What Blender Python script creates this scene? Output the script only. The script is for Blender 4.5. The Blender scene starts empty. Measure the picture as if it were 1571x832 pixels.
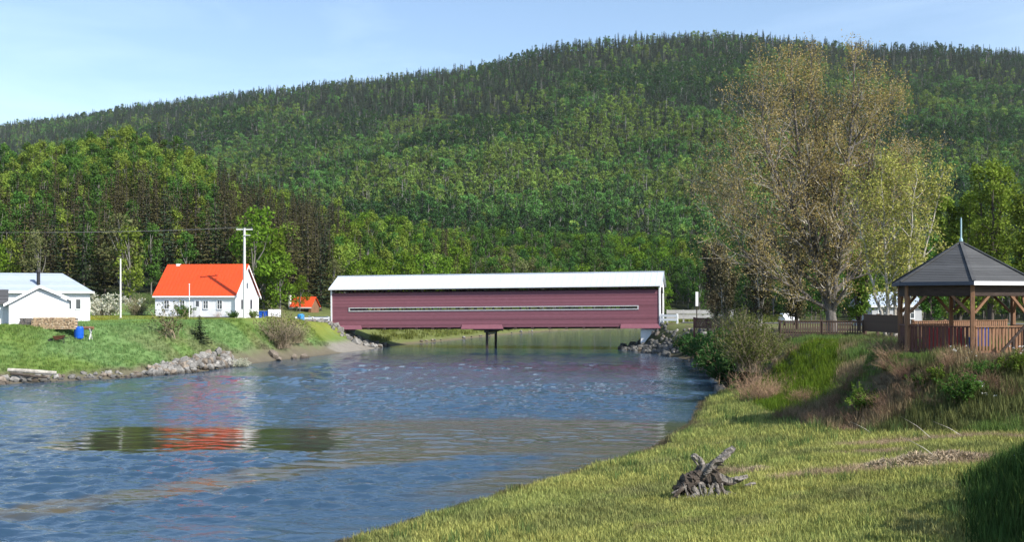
import bpy, math, random
import numpy as np
from mathutils import Vector, Matrix

S = bpy.context.scene
COL = S.collection
rng = np.random.default_rng(11)
random.seed(11)
R = math.radians

# ------------------------------------------------------------------ camera
CAM_H = 6.3
FPX = 1650.0                                  # focal length in pixels of a 1571 px wide frame
cam = bpy.data.cameras.new('camera')
cam.sensor_width = 36.0
cam.lens = 36.0 * FPX / 1571.0
cam.shift_y = 46.0 / 1571.0
cam.clip_end = 8000.0
camo = bpy.data.objects.new('camera', cam)
COL.objects.link(camo)
camo.location = (0, 0, CAM_H)
camo.rotation_euler = (R(90), 0, 0)
S.camera = camo

# ------------------------------------------------------------------ sky and sun
SUN_AZ = 54.0        # degrees to the right of the direction back towards the camera
SUN_EL = 40.0
az = R(SUN_AZ); el = R(SUN_EL)
sun_dir = Vector((math.sin(az) * math.cos(el), -math.cos(az) * math.cos(el), math.sin(el)))
W = bpy.data.worlds.new('World'); S.world = W; W.use_nodes = True
nt = W.node_tree; nt.nodes.clear()
wo = nt.nodes.new('ShaderNodeOutputWorld')
bg = nt.nodes.new('ShaderNodeBackground'); bg.inputs['Strength'].default_value = 0.12
sky = nt.nodes.new('ShaderNodeTexSky'); sky.sky_type = 'NISHITA'; sky.sun_disc = False
sky.sun_elevation = el
sky.sun_rotation = math.atan2(sun_dir.x, sun_dir.y)
sky.altitude = 50; sky.air_density = 1.0; sky.dust_density = 0.6; sky.ozone_density = 2.0
tc = nt.nodes.new('ShaderNodeTexCoord')
mp = nt.nodes.new('ShaderNodeMapping'); mp.inputs['Scale'].default_value = (1.2, 1.2, 6.0)
mp.inputs['Rotation'].default_value = (0.1, 0.12, 0.4)
nz = nt.nodes.new('ShaderNodeTexNoise'); nz.inputs['Scale'].default_value = 2.2
nz.inputs['Detail'].default_value = 7; nz.inputs['Roughness'].default_value = 0.55; nz.inputs['Distortion'].default_value = 0.5
cr = nt.nodes.new('ShaderNodeValToRGB')
cr.color_ramp.elements[0].position = 0.44; cr.color_ramp.elements[0].color = (0, 0, 0, 1)
cr.color_ramp.elements[1].position = 0.80; cr.color_ramp.elements[1].color = (0.36, 0.36, 0.36, 1)
mx = nt.nodes.new('ShaderNodeMixRGB'); mx.inputs['Color2'].default_value = (5.6, 6.9, 8.8, 1)
nt.links.new(tc.outputs['Generated'], mp.inputs['Vector'])
nt.links.new(mp.outputs['Vector'], nz.inputs['Vector'])
nt.links.new(nz.outputs['Fac'], cr.inputs['Fac'])
nt.links.new(cr.outputs['Color'], mx.inputs['Fac'])
nt.links.new(sky.outputs['Color'], mx.inputs['Color1'])
nt.links.new(mx.outputs['Color'], bg.inputs['Color'])
nt.links.new(bg.outputs['Background'], wo.inputs['Surface'])
W.cycles.sampling_method = 'MANUAL'; W.cycles.sample_map_resolution = 512

sl = bpy.data.lights.new('sun', 'SUN'); sl.energy = 4.4; sl.angle = R(0.5); sl.color = (1.0, 0.94, 0.84)
so = bpy.data.objects.new('sun', sl); COL.objects.link(so)
so.rotation_euler = sun_dir.to_track_quat('Z', 'Y').to_euler()
so.location = (30, -20, 60)

S.view_settings.view_transform = 'Standard'
S.view_settings.look = 'None'
S.view_settings.exposure = 0.8
S.view_settings.gamma = 1.0
S.view_settings.use_curve_mapping = False
S.render.engine = 'CYCLES'
S.cycles.use_denoising = True
S.cycles.max_bounces = 6
S.cycles.diffuse_bounces = 2
S.cycles.glossy_bounces = 3
S.cycles.transparent_max_bounces = 6
S.cycles.volume_bounces = 0
S.cycles.sample_clamp_indirect = 6.0
S.cycles.caustics_reflective = False
S.cycles.caustics_refractive = False

# ------------------------------------------------------------------ small helpers
def at(px, Y):                       # X of something seen in column px of the photo at distance Y
    return (px - 785.5) / FPX * Y
def zt(py, Y):                       # height of something seen in row py at distance Y
    return CAM_H + (462.0 - py) / FPX * Y

def ss(a, b, x):
    t = np.clip((np.asarray(x, dtype=float) - a) / (b - a), 0, 1)
    return t * t * (3 - 2 * t)

def vnoise(x, y, scale, seed=0):     # value noise, 0..1
    x = np.asarray(x, float) / scale + 1000.3 + seed * 17.7; y = np.asarray(y, float) / scale + 1000.7 + seed * 9.1
    xi = np.floor(x).astype(np.int64); yi = np.floor(y).astype(np.int64)
    fx = x - xi; fy = y - yi
    fx = fx * fx * (3 - 2 * fx); fy = fy * fy * (3 - 2 * fy)
    def h(a, b):
        n = (a * 374761393 + b * 668265263 + seed * 144665) & 0x7fffffff
        n = ((n ^ (n >> 13)) * 1274126177) & 0x7fffffff
        n = n ^ (n >> 16)
        return (n & 0xffff) / 65535.0
    return (h(xi, yi) * (1 - fx) + h(xi + 1, yi) * fx) * (1 - fy) + (h(xi, yi + 1) * (1 - fx) + h(xi + 1, yi + 1) * fx) * fy
def fbm(x, y, scale, seed=0, o=4):
    s = 0; a = 0.5; t = 0
    for k in range(o):
        s = s + a * vnoise(x, y, scale / 2 ** k, seed + k); t += a; a *= 0.5
    return s / t

def seg_dist(X, Y, pts):
    d = np.full(np.shape(X), 1e9)
    for (x0, y0), (x1, y1) in zip(pts[:-1], pts[1:]):
        dx, dy = x1 - x0, y1 - y0
        t = np.clip(((X - x0) * dx + (Y - y0) * dy) / (dx * dx + dy * dy + 1e-12), 0, 1)
        d = np.minimum(d, np.hypot(X - x0 - t * dx, Y - y0 - t * dy))
    return d
def inside(X, Y, pts):
    r = np.zeros(np.shape(X), bool)
    n = len(pts)
    for i in range(n):
        x0, y0 = pts[i]; x1, y1 = pts[(i + 1) % n]
        if y0 == y1: continue
        c = (y0 > Y) != (y1 > Y)
        r ^= c & (X < (x1 - x0) * (Y - y0) / (y1 - y0) + x0)
    return r

def tag(o, label=None, cat=None, group=None, kind=None):
    if label: o['label'] = label
    if cat: o['category'] = cat
    if group: o['group'] = group
    if kind: o['kind'] = kind
    return o
def empty(name, loc, rz=0.0, label=None, cat=None, group=None):
    o = bpy.data.objects.new(name, None); COL.objects.link(o)
    o.empty_display_size = 0.3
    o.location = loc; o.rotation_euler = (0, 0, rz)
    return tag(o, label, cat, group)
def link(name, me, mat=None, parent=None):
    o = bpy.data.objects.new(name, me); COL.objects.link(o)
    if mat is not None and len(me.materials) == 0: me.materials.append(mat)
    if parent is not None: o.parent = parent
    return o
def mesh_np(name, V, F, mat=None, smooth=False, mi=None, mats=None):
    """V (n,3), F (m,k) int: every face has k corners"""
    me = bpy.data.meshes.new(name)
    V = np.ascontiguousarray(V, dtype=np.float32); F = np.ascontiguousarray(F, dtype=np.int32)
    m, k = F.shape
    me.vertices.add(len(V)); me.vertices.foreach_set('co', V.ravel())
    me.loops.add(m * k); me.loops.foreach_set('vertex_index', F.ravel())
    me.polygons.add(m)
    me.polygons.foreach_set('loop_start', np.arange(0, m * k, k, dtype=np.int32))
    me.polygons.foreach_set('loop_total', np.full(m, k, dtype=np.int32))
    if mats:
        for x in mats: me.materials.append(x)
    elif mat is not None: me.materials.append(mat)
    if mi is not None: me.polygons.foreach_set('material_index', np.asarray(mi, dtype=np.int32))
    if smooth: me.polygons.foreach_set('use_smooth', np.ones(m, dtype=bool))
    me.update(calc_edges=True)
    return me

class MB:
    """collects boxes, bars, tubes and loose faces for one mesh"""
    def __init__(s): s.v = []; s.f = []
    def poly(s, pts, faces):
        n = len(s.v); s.v += [tuple(p) for p in pts]; s.f += [tuple(n + i for i in f) for f in faces]; return s
    def box(s, x0, x1, y0, y1, z0, z1):
        return s.poly([(x0,y0,z0),(x1,y0,z0),(x1,y1,z0),(x0,y1,z0),(x0,y0,z1),(x1,y0,z1),(x1,y1,z1),(x0,y1,z1)],
                      [(3,2,1,0),(4,5,6,7),(0,1,5,4),(1,2,6,5),(2,3,7,6),(3,0,4,7)])
    def prism(s, pts, depth):
        """closed outline pts (3d), extruded by vector depth"""
        d = Vector(depth); a = [Vector(p) for p in pts]; n = len(a)
        P = a + [p + d for p in a]
        F = [tuple(range(n))[::-1], tuple(range(n, 2 * n))] + [(i, (i + 1) % n, n + (i + 1) % n, n + i) for i in range(n)]
        return s.poly(P, F)
    def bar(s, a, b, w, h, up=(0, 0, 1)):
        a = Vector(a); b = Vector(b); d = (b - a).normalized(); u = Vector(up)
        r = d.cross(u)
        if r.length < 1e-4: r = d.cross(Vector((1, 0, 0)))
        r.normalize(); u = r.cross(d).normalized()
        r *= w / 2; u *= h / 2
        P = [a - r - u, a + r - u, a + r + u, a - r + u, b - r - u, b + r - u, b + r + u, b - r + u]
        return s.poly(P, [(3,2,1,0),(4,5,6,7),(0,1,5,4),(1,2,6,5),(2,3,7,6),(3,0,4,7)])
    def tube(s, pts, rad, n=6, cap=True):
        pts = [Vector(p) for p in pts]
        if not hasattr(rad, '__len__'): rad = [rad] * len(pts)
        base = len(s.v); N = len(pts)
        for i, p in enumerate(pts):
            d = (pts[min(i + 1, N - 1)] - pts[max(i - 1, 0)]).normalized()
            r = d.cross(Vector((0.13, 0.21, 1)))
            if r.length < 0.05: r = d.cross(Vector((1, 0, 0)))
            r.normalize(); u = d.cross(r)
            for k in range(n):
                a = 2 * math.pi * k / n
                s.v.append(tuple(p + (r * math.cos(a) + u * math.sin(a)) * rad[i]))
        for i in range(N - 1):
            for k in range(n):
                k2 = (k + 1) % n
                s.f.append((base + i * n + k, base + i * n + k2, base + (i + 1) * n + k2, base + (i + 1) * n + k))
        if cap:
            s.f.append(tuple(base + k for k in range(n))[::-1]); s.f.append(tuple(base + (N - 1) * n + k for k in range(n)))
        return s
    def mesh(s, name, mat=None, smooth=False):
        me = bpy.data.meshes.new(name); me.from_pydata(s.v, [], s.f)
        if mat is not None: me.materials.append(mat)
        if smooth: me.polygons.foreach_set('use_smooth', np.ones(len(me.polygons), dtype=bool))
        me.update(); return me
    def build(s, name, mat, parent=None, smooth=False, bevel=0):
        o = link(name, s.mesh(name, mat, smooth), None, parent)
        if bevel:
            m = o.modifiers.new('bevel', 'BEVEL'); m.width = bevel; m.segments = 1; m.limit_method = 'ANGLE'
        return o

def part(name, mat, parent, *boxes, bevel=0):
    m = MB()
    for b in boxes: m.box(*b)
    return m.build(name, mat, parent, bevel=bevel)

def copy_tree(o, parent=None):
    c = o.copy(); COL.objects.link(c); c.parent = parent
    for ch in o.children: copy_tree(ch, c)
    return c

# ------------------------------------------------------------------ materials
class NT:
    def __init__(s, name):
        s.m = bpy.data.materials.new(name); s.m.use_nodes = True
        s.t = s.m.node_tree; s.t.nodes.clear()
        s.out = s.t.nodes.new('ShaderNodeOutputMaterial')
    def n(s, typ, **kw):
        x = s.t.nodes.new('ShaderNode' + typ)
        for k, v in kw.items():
            if hasattr(x, k): setattr(x, k, v)
            else: s.set(x, k.replace('_', ' '), v)
        return x
    def set(s, x, key, v):
        i = x.inputs[key]
        if isinstance(v, bpy.types.NodeSocket): s.t.links.new(v, i)
        else: i.default_value = v
    def l(s, a, b): s.t.links.new(a, b)
    def noise(s, scale, detail=3, rough=0.55, vec=None, dist=0.0):
        x = s.n('TexNoise'); x.inputs['Scale'].default_value = scale; x.inputs['Detail'].default_value = detail
        x.inputs['Roughness'].default_value = rough; x.inputs['Distortion'].default_value = dist
        if vec is not None: s.l(vec, x.inputs['Vector'])
        return x.outputs['Fac']
    def mapping(s, vec, scale=(1,1,1), rot=(0,0,0), loc=(0,0,0)):
        x = s.n('Mapping'); x.inputs['Scale'].default_value = scale; x.inputs['Rotation'].default_value = rot; x.inputs['Location'].default_value = loc
        s.l(vec, x.inputs['Vector']); return x.outputs['Vector']
    def ramp(s, fac, *stops):
        x = s.n('ValToRGB'); e = x.color_ramp.elements
        while len(e) < len(stops): e.new(0.5)
        for i, (p, c) in enumerate(stops):
            e[i].position = p; e[i].color = (c, c, c, 1) if not hasattr(c, '__len__') else (*c, 1)
        s.l(fac, x.inputs['Fac']); return x.outputs['Color']
    def mix(s, fac, a, b, mode='MIX'):
        x = s.n('MixRGB', blend_type=mode)
        for k, v in (('Fac', fac), ('Color1', a), ('Color2', b)):
            if isinstance(v, bpy.types.NodeSocket): s.l(v, x.inputs[k])
            elif hasattr(v, '__len__'): x.inputs[k].default_value = (*v, 1)
            else: x.inputs[k].default_value = v if k == 'Fac' else (v, v, v, 1)
        return x.outputs['Color']
    def math(s, op, a, b=0.0, clamp=False):
        x = s.n('Math', operation=op, use_clamp=clamp)
        for i, v in enumerate((a, b)):
            if isinstance(v, bpy.types.NodeSocket): s.l(v, x.inputs[i])
            else: x.inputs[i].default_value = v
        return x.outputs[0]
    def bump(s, h, strength=0.3, dist=0.02, normal=None):
        x = s.n('Bump'); x.inputs['Strength'].default_value = strength; x.inputs['Distance'].default_value = dist
        s.l(h, x.inputs['Height'])
        if normal is not None: s.l(normal, x.inputs['Normal'])
        return x.outputs['Normal']
    def bsdf(s, color, rough=0.8, normal=None, metal=0.0, spec=0.3):
        x = s.n('BsdfPrincipled')
        for k, v in (('Base Color', color), ('Roughness', rough), ('Metallic', metal)):
            if isinstance(v, bpy.types.NodeSocket): s.l(v, x.inputs[k])
            elif k == 'Base Color': x.inputs[k].default_value = (*v, 1)
            else: x.inputs[k].default_value = v
        x.inputs['Specular IOR Level'].default_value = spec
        if normal is not None: s.l(normal, x.inputs['Normal'])
        s.l(x.outputs[0], s.out.inputs['Surface']); return x

def surf(name, col, var=0.15, scale=3.0, rough=0.8, bump=0.2, bscale=None, stretch=(1,1,1), metal=0.0, spec=0.3, col2=None, bdist=0.02):
    """weathered surface: base colour broken up by two noises, fine relief"""
    t = NT(name); co = t.n('TexCoord').outputs['Object']
    v = t.mapping(co, scale=stretch)
    n1 = t.noise(scale, 5, 0.6, v); n2 = t.noise(scale * 6, 3, 0.6, v)
    c2 = col2 or tuple(c * (1 - var * 2) for c in col); c1 = tuple(min(1, c * (1 + var)) for c in col)
    f = t.math('ADD', t.math('MULTIPLY', n1, 0.6), t.math('MULTIPLY', n2, 0.4))
    c = t.mix(t.ramp(f, (0.3, 0.0), (0.7, 1.0)), c2, c1)
    nb = t.noise(bscale or scale * 8, 4, 0.6, v)
    t.bsdf(c, rough, t.bump(nb, bump, bdist), metal, spec)
    return t.m

def boards(name, col, pitch, axis='Z', var=0.12, rough=0.7, gap=0.12, spec=0.25):
    """painted or raw boarding, joints every pitch metres along an axis (fine relief, too small to pick apart)"""
    t = NT(name); co = t.n('TexCoord').outputs['Object']
    sep = t.n('SeparateXYZ'); t.l(co, sep.inputs[0])
    q = t.math('DIVIDE', sep.outputs[axis], pitch)
    fr = t.math('FRACT', q); idx = t.math('FLOOR', q)
    wn = t.n('TexWhiteNoise', noise_dimensions='1D'); t.l(idx, wn.inputs['W'])
    n = t.noise(2.5, 5, 0.6, t.mapping(co, scale=(0.6, 0.6, 3) if axis == 'Z' else (3, 3, .5)))
    f = t.math('ADD', t.math('MULTIPLY', wn.outputs['Value'], 0.5), t.math('MULTIPLY', n, 0.6))
    c = t.mix(t.ramp(f, (0.2, 0.0), (0.9, 1.0)), tuple(x * (1 - var * 2) for x in col), tuple(min(1, x * (1 + var)) for x in col))
    h = t.ramp(fr, (0.0, 0.0), (gap, 1.0), (1.0, 0.75))
    c = t.mix(t.ramp(fr, (0.0, 0.22), (gap * .8, 0.0)), c, tuple(x * 0.45 for x in col))
    t.bsdf(c, rough, t.bump(h, 0.6, 0.02), 0, spec)
    return t.m

def leafmat(name, col, var=0.35, hue=0.03, trans=0.35, isl=0.35, nscale=0.5):
    """leaf card material: every leaf card, every clump and every tree differs a little"""
    t = NT(name)
    oi = t.n('ObjectInfo').outputs['Random']
    isr = t.n('NewGeometry').outputs['Random Per Island']
    co = t.n('TexCoord').outputs['Object']
    nn = t.noise(nscale, 2, 0.5, co)
    hsv = t.n('HueSaturation'); hsv.inputs['Color'].default_value = (*col, 1)
    t.l(t.math('ADD', 0.5 - hue, t.math('MULTIPLY', oi, 2 * hue)), hsv.inputs['Hue'])
    a = t.math('MULTIPLY', oi, var * 1.3)
    b = t.math('MULTIPLY', isr, isl * 1.6)
    c = t.math('MULTIPLY', nn, 0.9)
    v = t.math('ADD', t.math('ADD', a, b), t.math('ADD', c, 1.0 - var * .65 - isl * .8 - .45))
    t.l(v, hsv.inputs['Value'])
    hsv.inputs['Saturation'].default_value = 1.0
    d = t.n('BsdfDiffuse'); tr = t.n('BsdfTranslucent'); mixs = t.n('MixShader'); mixs.inputs['Fac'].default_value = trans
    t.l(hsv.outputs['Color'], d.inputs['Color'])
    w = t.mix(1.0, hsv.outputs['Color'], (1.1, 1.2, 0.75), 'MULTIPLY'); t.l(w, tr.inputs['Color'])
    t.l(d.outputs[0], mixs.inputs[1]); t.l(tr.outputs[0], mixs.inputs[2])
    t.l(mixs.outputs[0], t.out.inputs['Surface'])
    return t.m

def tintmat(name, trans=0.3):
    """grass: colour comes with every tuft, each blade varies"""
    t = NT(name)
    at_ = t.n('Attribute', attribute_type='INSTANCER', attribute_name='tint')
    isr = t.n('NewGeometry').outputs['Random Per Island']
    hsv = t.n('HueSaturation'); t.l(at_.outputs['Color'], hsv.inputs['Color'])
    t.l(t.math('ADD', 0.55, t.math('MULTIPLY', isr, 0.9)), hsv.inputs['Value'])
    t.l(t.math('ADD', 0.485, t.math('MULTIPLY', t.n('ObjectInfo').outputs['Random'], 0.03)), hsv.inputs['Hue'])
    d = t.n('BsdfDiffuse'); tr = t.n('BsdfTranslucent'); mixs = t.n('MixShader'); mixs.inputs['Fac'].default_value = trans
    t.l(hsv.outputs['Color'], d.inputs['Color']); t.l(hsv.outputs['Color'], tr.inputs['Color'])
    t.l(d.outputs[0], mixs.inputs[1]); t.l(tr.outputs[0], mixs.inputs[2])
    t.l(mixs.outputs[0], t.out.inputs['Surface'])
    return t.m

M = {}
M['maroon'] = boards('maroon_boards', (0.225, 0.088, 0.112), 0.22, 'Z', 0.18, 0.8)
M['maroon_skirt'] = surf('maroon_skirt_paint', (0.20, 0.08, 0.105), 0.1, 2, 0.6)
M['white'] = surf('white_paint', (0.80, 0.81, 0.82), 0.05, 1.5, 0.55, 0.1)
M['clap'] = boards('white_siding', (0.80, 0.81, 0.83), 0.16, 'Z', 0.03, 0.55)
M['metal_roof'] = surf('pale_sheet_roof', (0.52, 0.58, 0.66), 0.05, 0.8, 0.45, 0.05, metal=0.0, spec=0.5)
M['orange_roof'] = surf('orange_red_sheet_roof', (0.66, 0.070, 0.014), 0.05, 0.7, 0.5, 0.06, spec=0.4)
M['grey_shingle'] = boards('blue_grey_shingle', (0.36, 0.42, 0.50), 0.14, 'Z', 0.12, 0.85)
M['dark_shingle'] = boards('dark_grey_shingle', (0.084, 0.086, 0.090), 0.14, 'Z', 0.2, 0.85)
M['dark_wood'] = surf('dark_timber', (0.055, 0.038, 0.032), 0.3, 3, 0.85, 0.3, stretch=(1, 1, 4))
M['inner_wood'] = surf('unpainted_truss_timber', (0.10, 0.075, 0.055), 0.3, 3, 0.85, 0.3)
M['slot_white'] = surf('weathered_white_paint', (0.52, 0.52, 0.53), 0.15, 1.5, 0.7)
M['wire'] = surf('dull_wire', (0.16, 0.16, 0.16), 0.1, 2, 0.6)
M['glass'] = surf('window_glass', (0.07, 0.085, 0.10), 0.2, 1, 0.08, 0.0, spec=0.6)
M['black'] = surf('black_metal', (0.03, 0.03, 0.032), 0.2, 4, 0.5)
M['grey_metal'] = surf('galvanised_steel', (0.45, 0.47, 0.49), 0.12, 3, 0.45, 0.1, metal=0.3)
M['concrete'] = surf('concrete', (0.46, 0.455, 0.44), 0.15, 1.2, 0.9, 0.3)
M['old_concrete'] = surf('weathered_concrete', (0.30, 0.29, 0.27), 0.25, 1.2, 0.9, 0.4)
M['steel'] = surf('rusty_brown_steel', (0.06, 0.045, 0.04), 0.35, 3, 0.7, 0.3)
M['pole'] = surf('pale_pole', (0.62, 0.62, 0.60), 0.12, 2, 0.7, 0.2, stretch=(4, 4, .5))
M['rock'] = surf('pale_rock', (0.26, 0.25, 0.235), 0.35, 1.4, 0.9, 0.7, bdist=0.06)
M['rock_brown'] = surf('tan_rock', (0.24, 0.20, 0.16), 0.35, 1.4, 0.9, 0.7, bdist=0.06)
for k_ in ('rock', 'rock_brown'):                 # wet, stained foot just above the water
    nt_ = M[k_].node_tree; bs = [x for x in nt_.nodes if x.type == 'BSDF_PRINCIPLED'][0]; src = bs.inputs['Base Color'].links[0].from_socket
    ge = nt_.nodes.new('ShaderNodeNewGeometry'); sp_ = nt_.nodes.new('ShaderNodeSeparateXYZ'); nt_.links.new(ge.outputs['Position'], sp_.inputs[0])
    mr = nt_.nodes.new('ShaderNodeMapRange'); mr.inputs['From Min'].default_value = .12; mr.inputs['From Max'].default_value = .38; mr.inputs['To Min'].default_value = .38; mr.inputs['To Max'].default_value = 1
    nt_.links.new(sp_.outputs['Z'], mr.inputs['Value']); ob = nt_.nodes.new('ShaderNodeObjectInfo'); mu = nt_.nodes.new('ShaderNodeMath'); mu.operation = 'MULTIPLY'
    m2 = nt_.nodes.new('ShaderNodeMath'); m2.operation = 'MULTIPLY_ADD'; m2.inputs[1].default_value = .6; m2.inputs[2].default_value = .65; nt_.links.new(ob.outputs['Random'], m2.inputs[0])
    nt_.links.new(mr.outputs[0], mu.inputs[0]); nt_.links.new(m2.outputs[0], mu.inputs[1])
    mxx = nt_.nodes.new('ShaderNodeMixRGB'); mxx.blend_type = 'MULTIPLY'; mxx.inputs['Fac'].default_value = 1; nt_.links.new(src, mxx.inputs['Color1']); nt_.links.new(mu.outputs[0], mxx.inputs['Color2']); nt_.links.new(mxx.outputs[0], bs.inputs['Base Color'])
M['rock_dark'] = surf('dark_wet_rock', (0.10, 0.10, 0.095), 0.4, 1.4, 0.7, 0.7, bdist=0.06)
M['cedar'] = surf('warm_brown_timber', (0.235, 0.125, 0.07), 0.25, 3, 0.75, 0.3, stretch=(1, 1, 0.3))
M['cedar_red'] = surf('red_brown_timber', (0.13, 0.055, 0.045), 0.25, 3, 0.75, 0.3, stretch=(1, 1, 0.3))
M['fence_wood'] = surf('weathered_brown_fence', (0.12, 0.075, 0.055), 0.3, 3, 0.8, 0.3, stretch=(1, 1, 0.3))
M['log_end'] = surf('cut_wood_end', (0.52, 0.38, 0.24), 0.3, 5, 0.85, 0.3)
M['log_grey'] = surf('grey_bark', (0.20, 0.18, 0.165), 0.35, 5, 0.9, 0.5)
M['blue'] = surf('blue_plastic', (0.01, 0.10, 0.52), 0.1, 2, 0.4)
M['sky_blue'] = surf('light_blue_plastic', (0.03, 0.28, 0.62), 0.1, 2, 0.4)
M['red'] = surf('red_paint', (0.42, 0.03, 0.035), 0.15, 2, 0.6)
M['rust'] = surf('rusty_sheet', (0.13, 0.055, 0.03), 0.35, 5, 0.8)
M['asphalt'] = surf('asphalt', (0.13, 0.13, 0.13), 0.1, 2, 0.9, 0.3)
M['gravel'] = surf('gravel_path', (0.30, 0.28, 0.25), 0.2, 2, 0.9, 0.4)
M['bark_pale'] = surf('pale_bark', (0.44, 0.41, 0.36), 0.35, 2, 0.9, 0.5, stretch=(2, 2, .5), bdist=0.04)
M['bark_big'] = surf('furrowed_grey_bark', (0.17, 0.155, 0.145), 0.45, 1.5, 0.9, 0.9, stretch=(3, 3, .4), bdist=0.08)
M['bark_birch'] = surf('grey_birch_bark', (0.20, 0.19, 0.17), 0.4, 2, 0.9, 0.5, stretch=(2, 2, .5))
M['bark_dark'] = surf('dark_bark', (0.09, 0.075, 0.065), 0.35, 2, 0.9, 0.5, stretch=(2, 2, .5))
M['bark_grey'] = surf('grey_dead_wood', (0.26, 0.25, 0.245), 0.3, 2, 0.9, 0.5)
M['drift'] = surf('driftwood', (0.25, 0.225, 0.20), 0.5, 6, 0.9, 0.8, stretch=(1, 1, 1), bdist=0.03)
M['drift_dark'] = surf('driftwood_dark', (0.10, 0.080, 0.065), 0.5, 6, 0.9, 0.8, bdist=0.03)
M['twig'] = leafmat('dry_twigs', (0.34, 0.22, 0.15), 0.3, 0.01, 0.1, 0.5)
M['twig_pale'] = leafmat('pale_twigs', (0.38, 0.31, 0.22), 0.3, 0.01, 0.1, 0.5)
M['willow'] = leafmat('willow_leaf', (0.115, 0.14, 0.04), 0.2, 0.02, 0.3, 0.5)
M['lime'] = leafmat('lime_leaf', (0.120, 0.200, 0.024), 0.25, 0.010, 0.35)
M['ygreen'] = leafmat('yellow_green_leaf', (0.120, 0.185, 0.032), 0.35, 0.010, 0.3)
M['birch_leaf'] = leafmat('bright_birch_leaf', (0.175, 0.240, 0.042), 0.3, 0.012, 0.3)
M['fgreen'] = leafmat('hill_leaf', (0.082, 0.168, 0.042), 0.7, 0.012, 0.2)
M['fyellow'] = leafmat('hill_leaf_bright', (0.145, 0.210, 0.046), 0.6, 0.010, 0.2)
M['green'] = leafmat('green_leaf', (0.070, 0.140, 0.030), 0.35, 0.012, 0.3)
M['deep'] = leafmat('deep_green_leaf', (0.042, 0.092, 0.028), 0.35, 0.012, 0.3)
M['olive'] = leafmat('olive_leaf', (0.13, 0.14, 0.06), 0.3, 0.012, 0.3)
M['sprolive'] = leafmat('olive_spruce_needle', (0.072, 0.068, 0.030), 0.4, 0.012, 0.12)
M['sprdark'] = leafmat('dark_spruce_needle', (0.036, 0.052, 0.028), 0.4, 0.02, 0.12)
M['sprfar'] = leafmat('grey_green_needle', (0.056, 0.082, 0.052), 0.5, 0.03, 0.12)
M['poplar_leaf'] = leafmat('bronze_poplar_leaf', (0.335, 0.262, 0.122), 0.1, 0.0, 0.4, 0.7, 0.35)
M['yellow_leaf'] = leafmat('yellow_green_young_leaf', (0.36, 0.35, 0.115), 0.1, 0.0, 0.4, 0.7, 0.5)
M['shade_leaf'] = leafmat('dull_grey_brown_leaf', (0.105, 0.095, 0.058), 0.2, 0.02, 0.3, 0.5)
M['blossom'] = leafmat('white_blossom', (0.50, 0.50, 0.42), 0.1, 0.0, 0.3, 0.4)
M['grass'] = tintmat('grass_blades')
# ================================================================== the lie of the land
# shorelines in metres (water level z = 0, camera at the origin)
LEFT_SHORE = [(-400, 55), (-120, 68), (-70, 75), (-38.6, 81), (-35, 84.5), (-31.2, 88), (-27.8, 94.5), (-26.5, 104), (-25.7, 110),
              (-22.6, 122), (-18.7, 137), (-16.9, 150.6), (-9.0, 173), (-3.0, 196), (8.8, 226), (28, 250), (60, 268), (130, 280)]
RIGHT_SHORE = [(130, 262), (75, 250), (46, 232), (27, 200), (18.5, 160), (14.9, 144), (14.6, 138.6), (17.3, 128), (19.0, 114), (17.8, 96), (15.4, 80), (14.6, 74.5),
               (11.5, 66), (9.1, 55), (5.9, 45.6), (2.8, 40), (-1.7, 32.7), (-4.35, 28.1), (-9, 21), (-16, 12), (-26, 0), (-40, -30), (-60, -200)]
RIVER = LEFT_SHORE + RIGHT_SHORE + [(-400, -200)]
# foot of the upper bank on the right
FOOT = [(40, 30), (24, 34), (17.4, 36.6), (14.5, 39), (12.8, 42.0), (12.4, 47.3), (13.6, 60.5), (15.0, 73.0), (18.3, 96), (19.6, 114), (18, 128), (15.6, 138), (16.0, 144), (20, 160), (28, 198), (47, 229), (76, 247), (130, 258)]
UPPER = FOOT + [(600, 258), (600, 30)]
# foot of the near grassy embankment at the bottom right
NEARFOOT = [(5.5, -6), (6.6, 6), (8.0, 17), (9.0, 21), (11.2, 26), (14.0, 30.2), (19, 32), (30, 33)]
NEARPOLY = NEARFOOT + [(30, 32), (60, 20), (60, -6)]
ROAD_L = [(-130, 118), (-62, 116.5), (-44, 117.5), (-36.5, 119), (-31.5, 124), (-29.5, 132), (-28.6, 140), (-27.6, 147.4)]

AZP = (np.array([-300, 0, 60, 130, 200, 240, 280, 330, 400, 450, 560, 680, 800, 950, 1100, 1300, 1571, 2000]) - 785.5) / FPX
FHT = np.array([29, 29.5, 31, 33, 35, 33, 31, 27, 20, 17, 14.5, 13, 13, 13, 13, 13, 13, 13])           # foothill crest above the plain
RAZ = (np.array([-400, 0, 100, 200, 280, 400, 520, 600, 700, 760, 850, 960, 1050, 1150, 1250, 1350, 1450, 1571, 2000]) - 785.5) / FPX
RPY = np.array([230, 187, 175, 160, 150, 135, 122, 112, 100, 90, 65, 55, 50, 50, 60, 68, 70, 78, 120])
BAZ = (np.array([0, 250, 380, 500, 600, 700, 800, 900, 1000]) - 785.5) / FPX
BPY = np.array([310, 262, 236, 220, 207, 196, 190, 215, 260])

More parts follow.
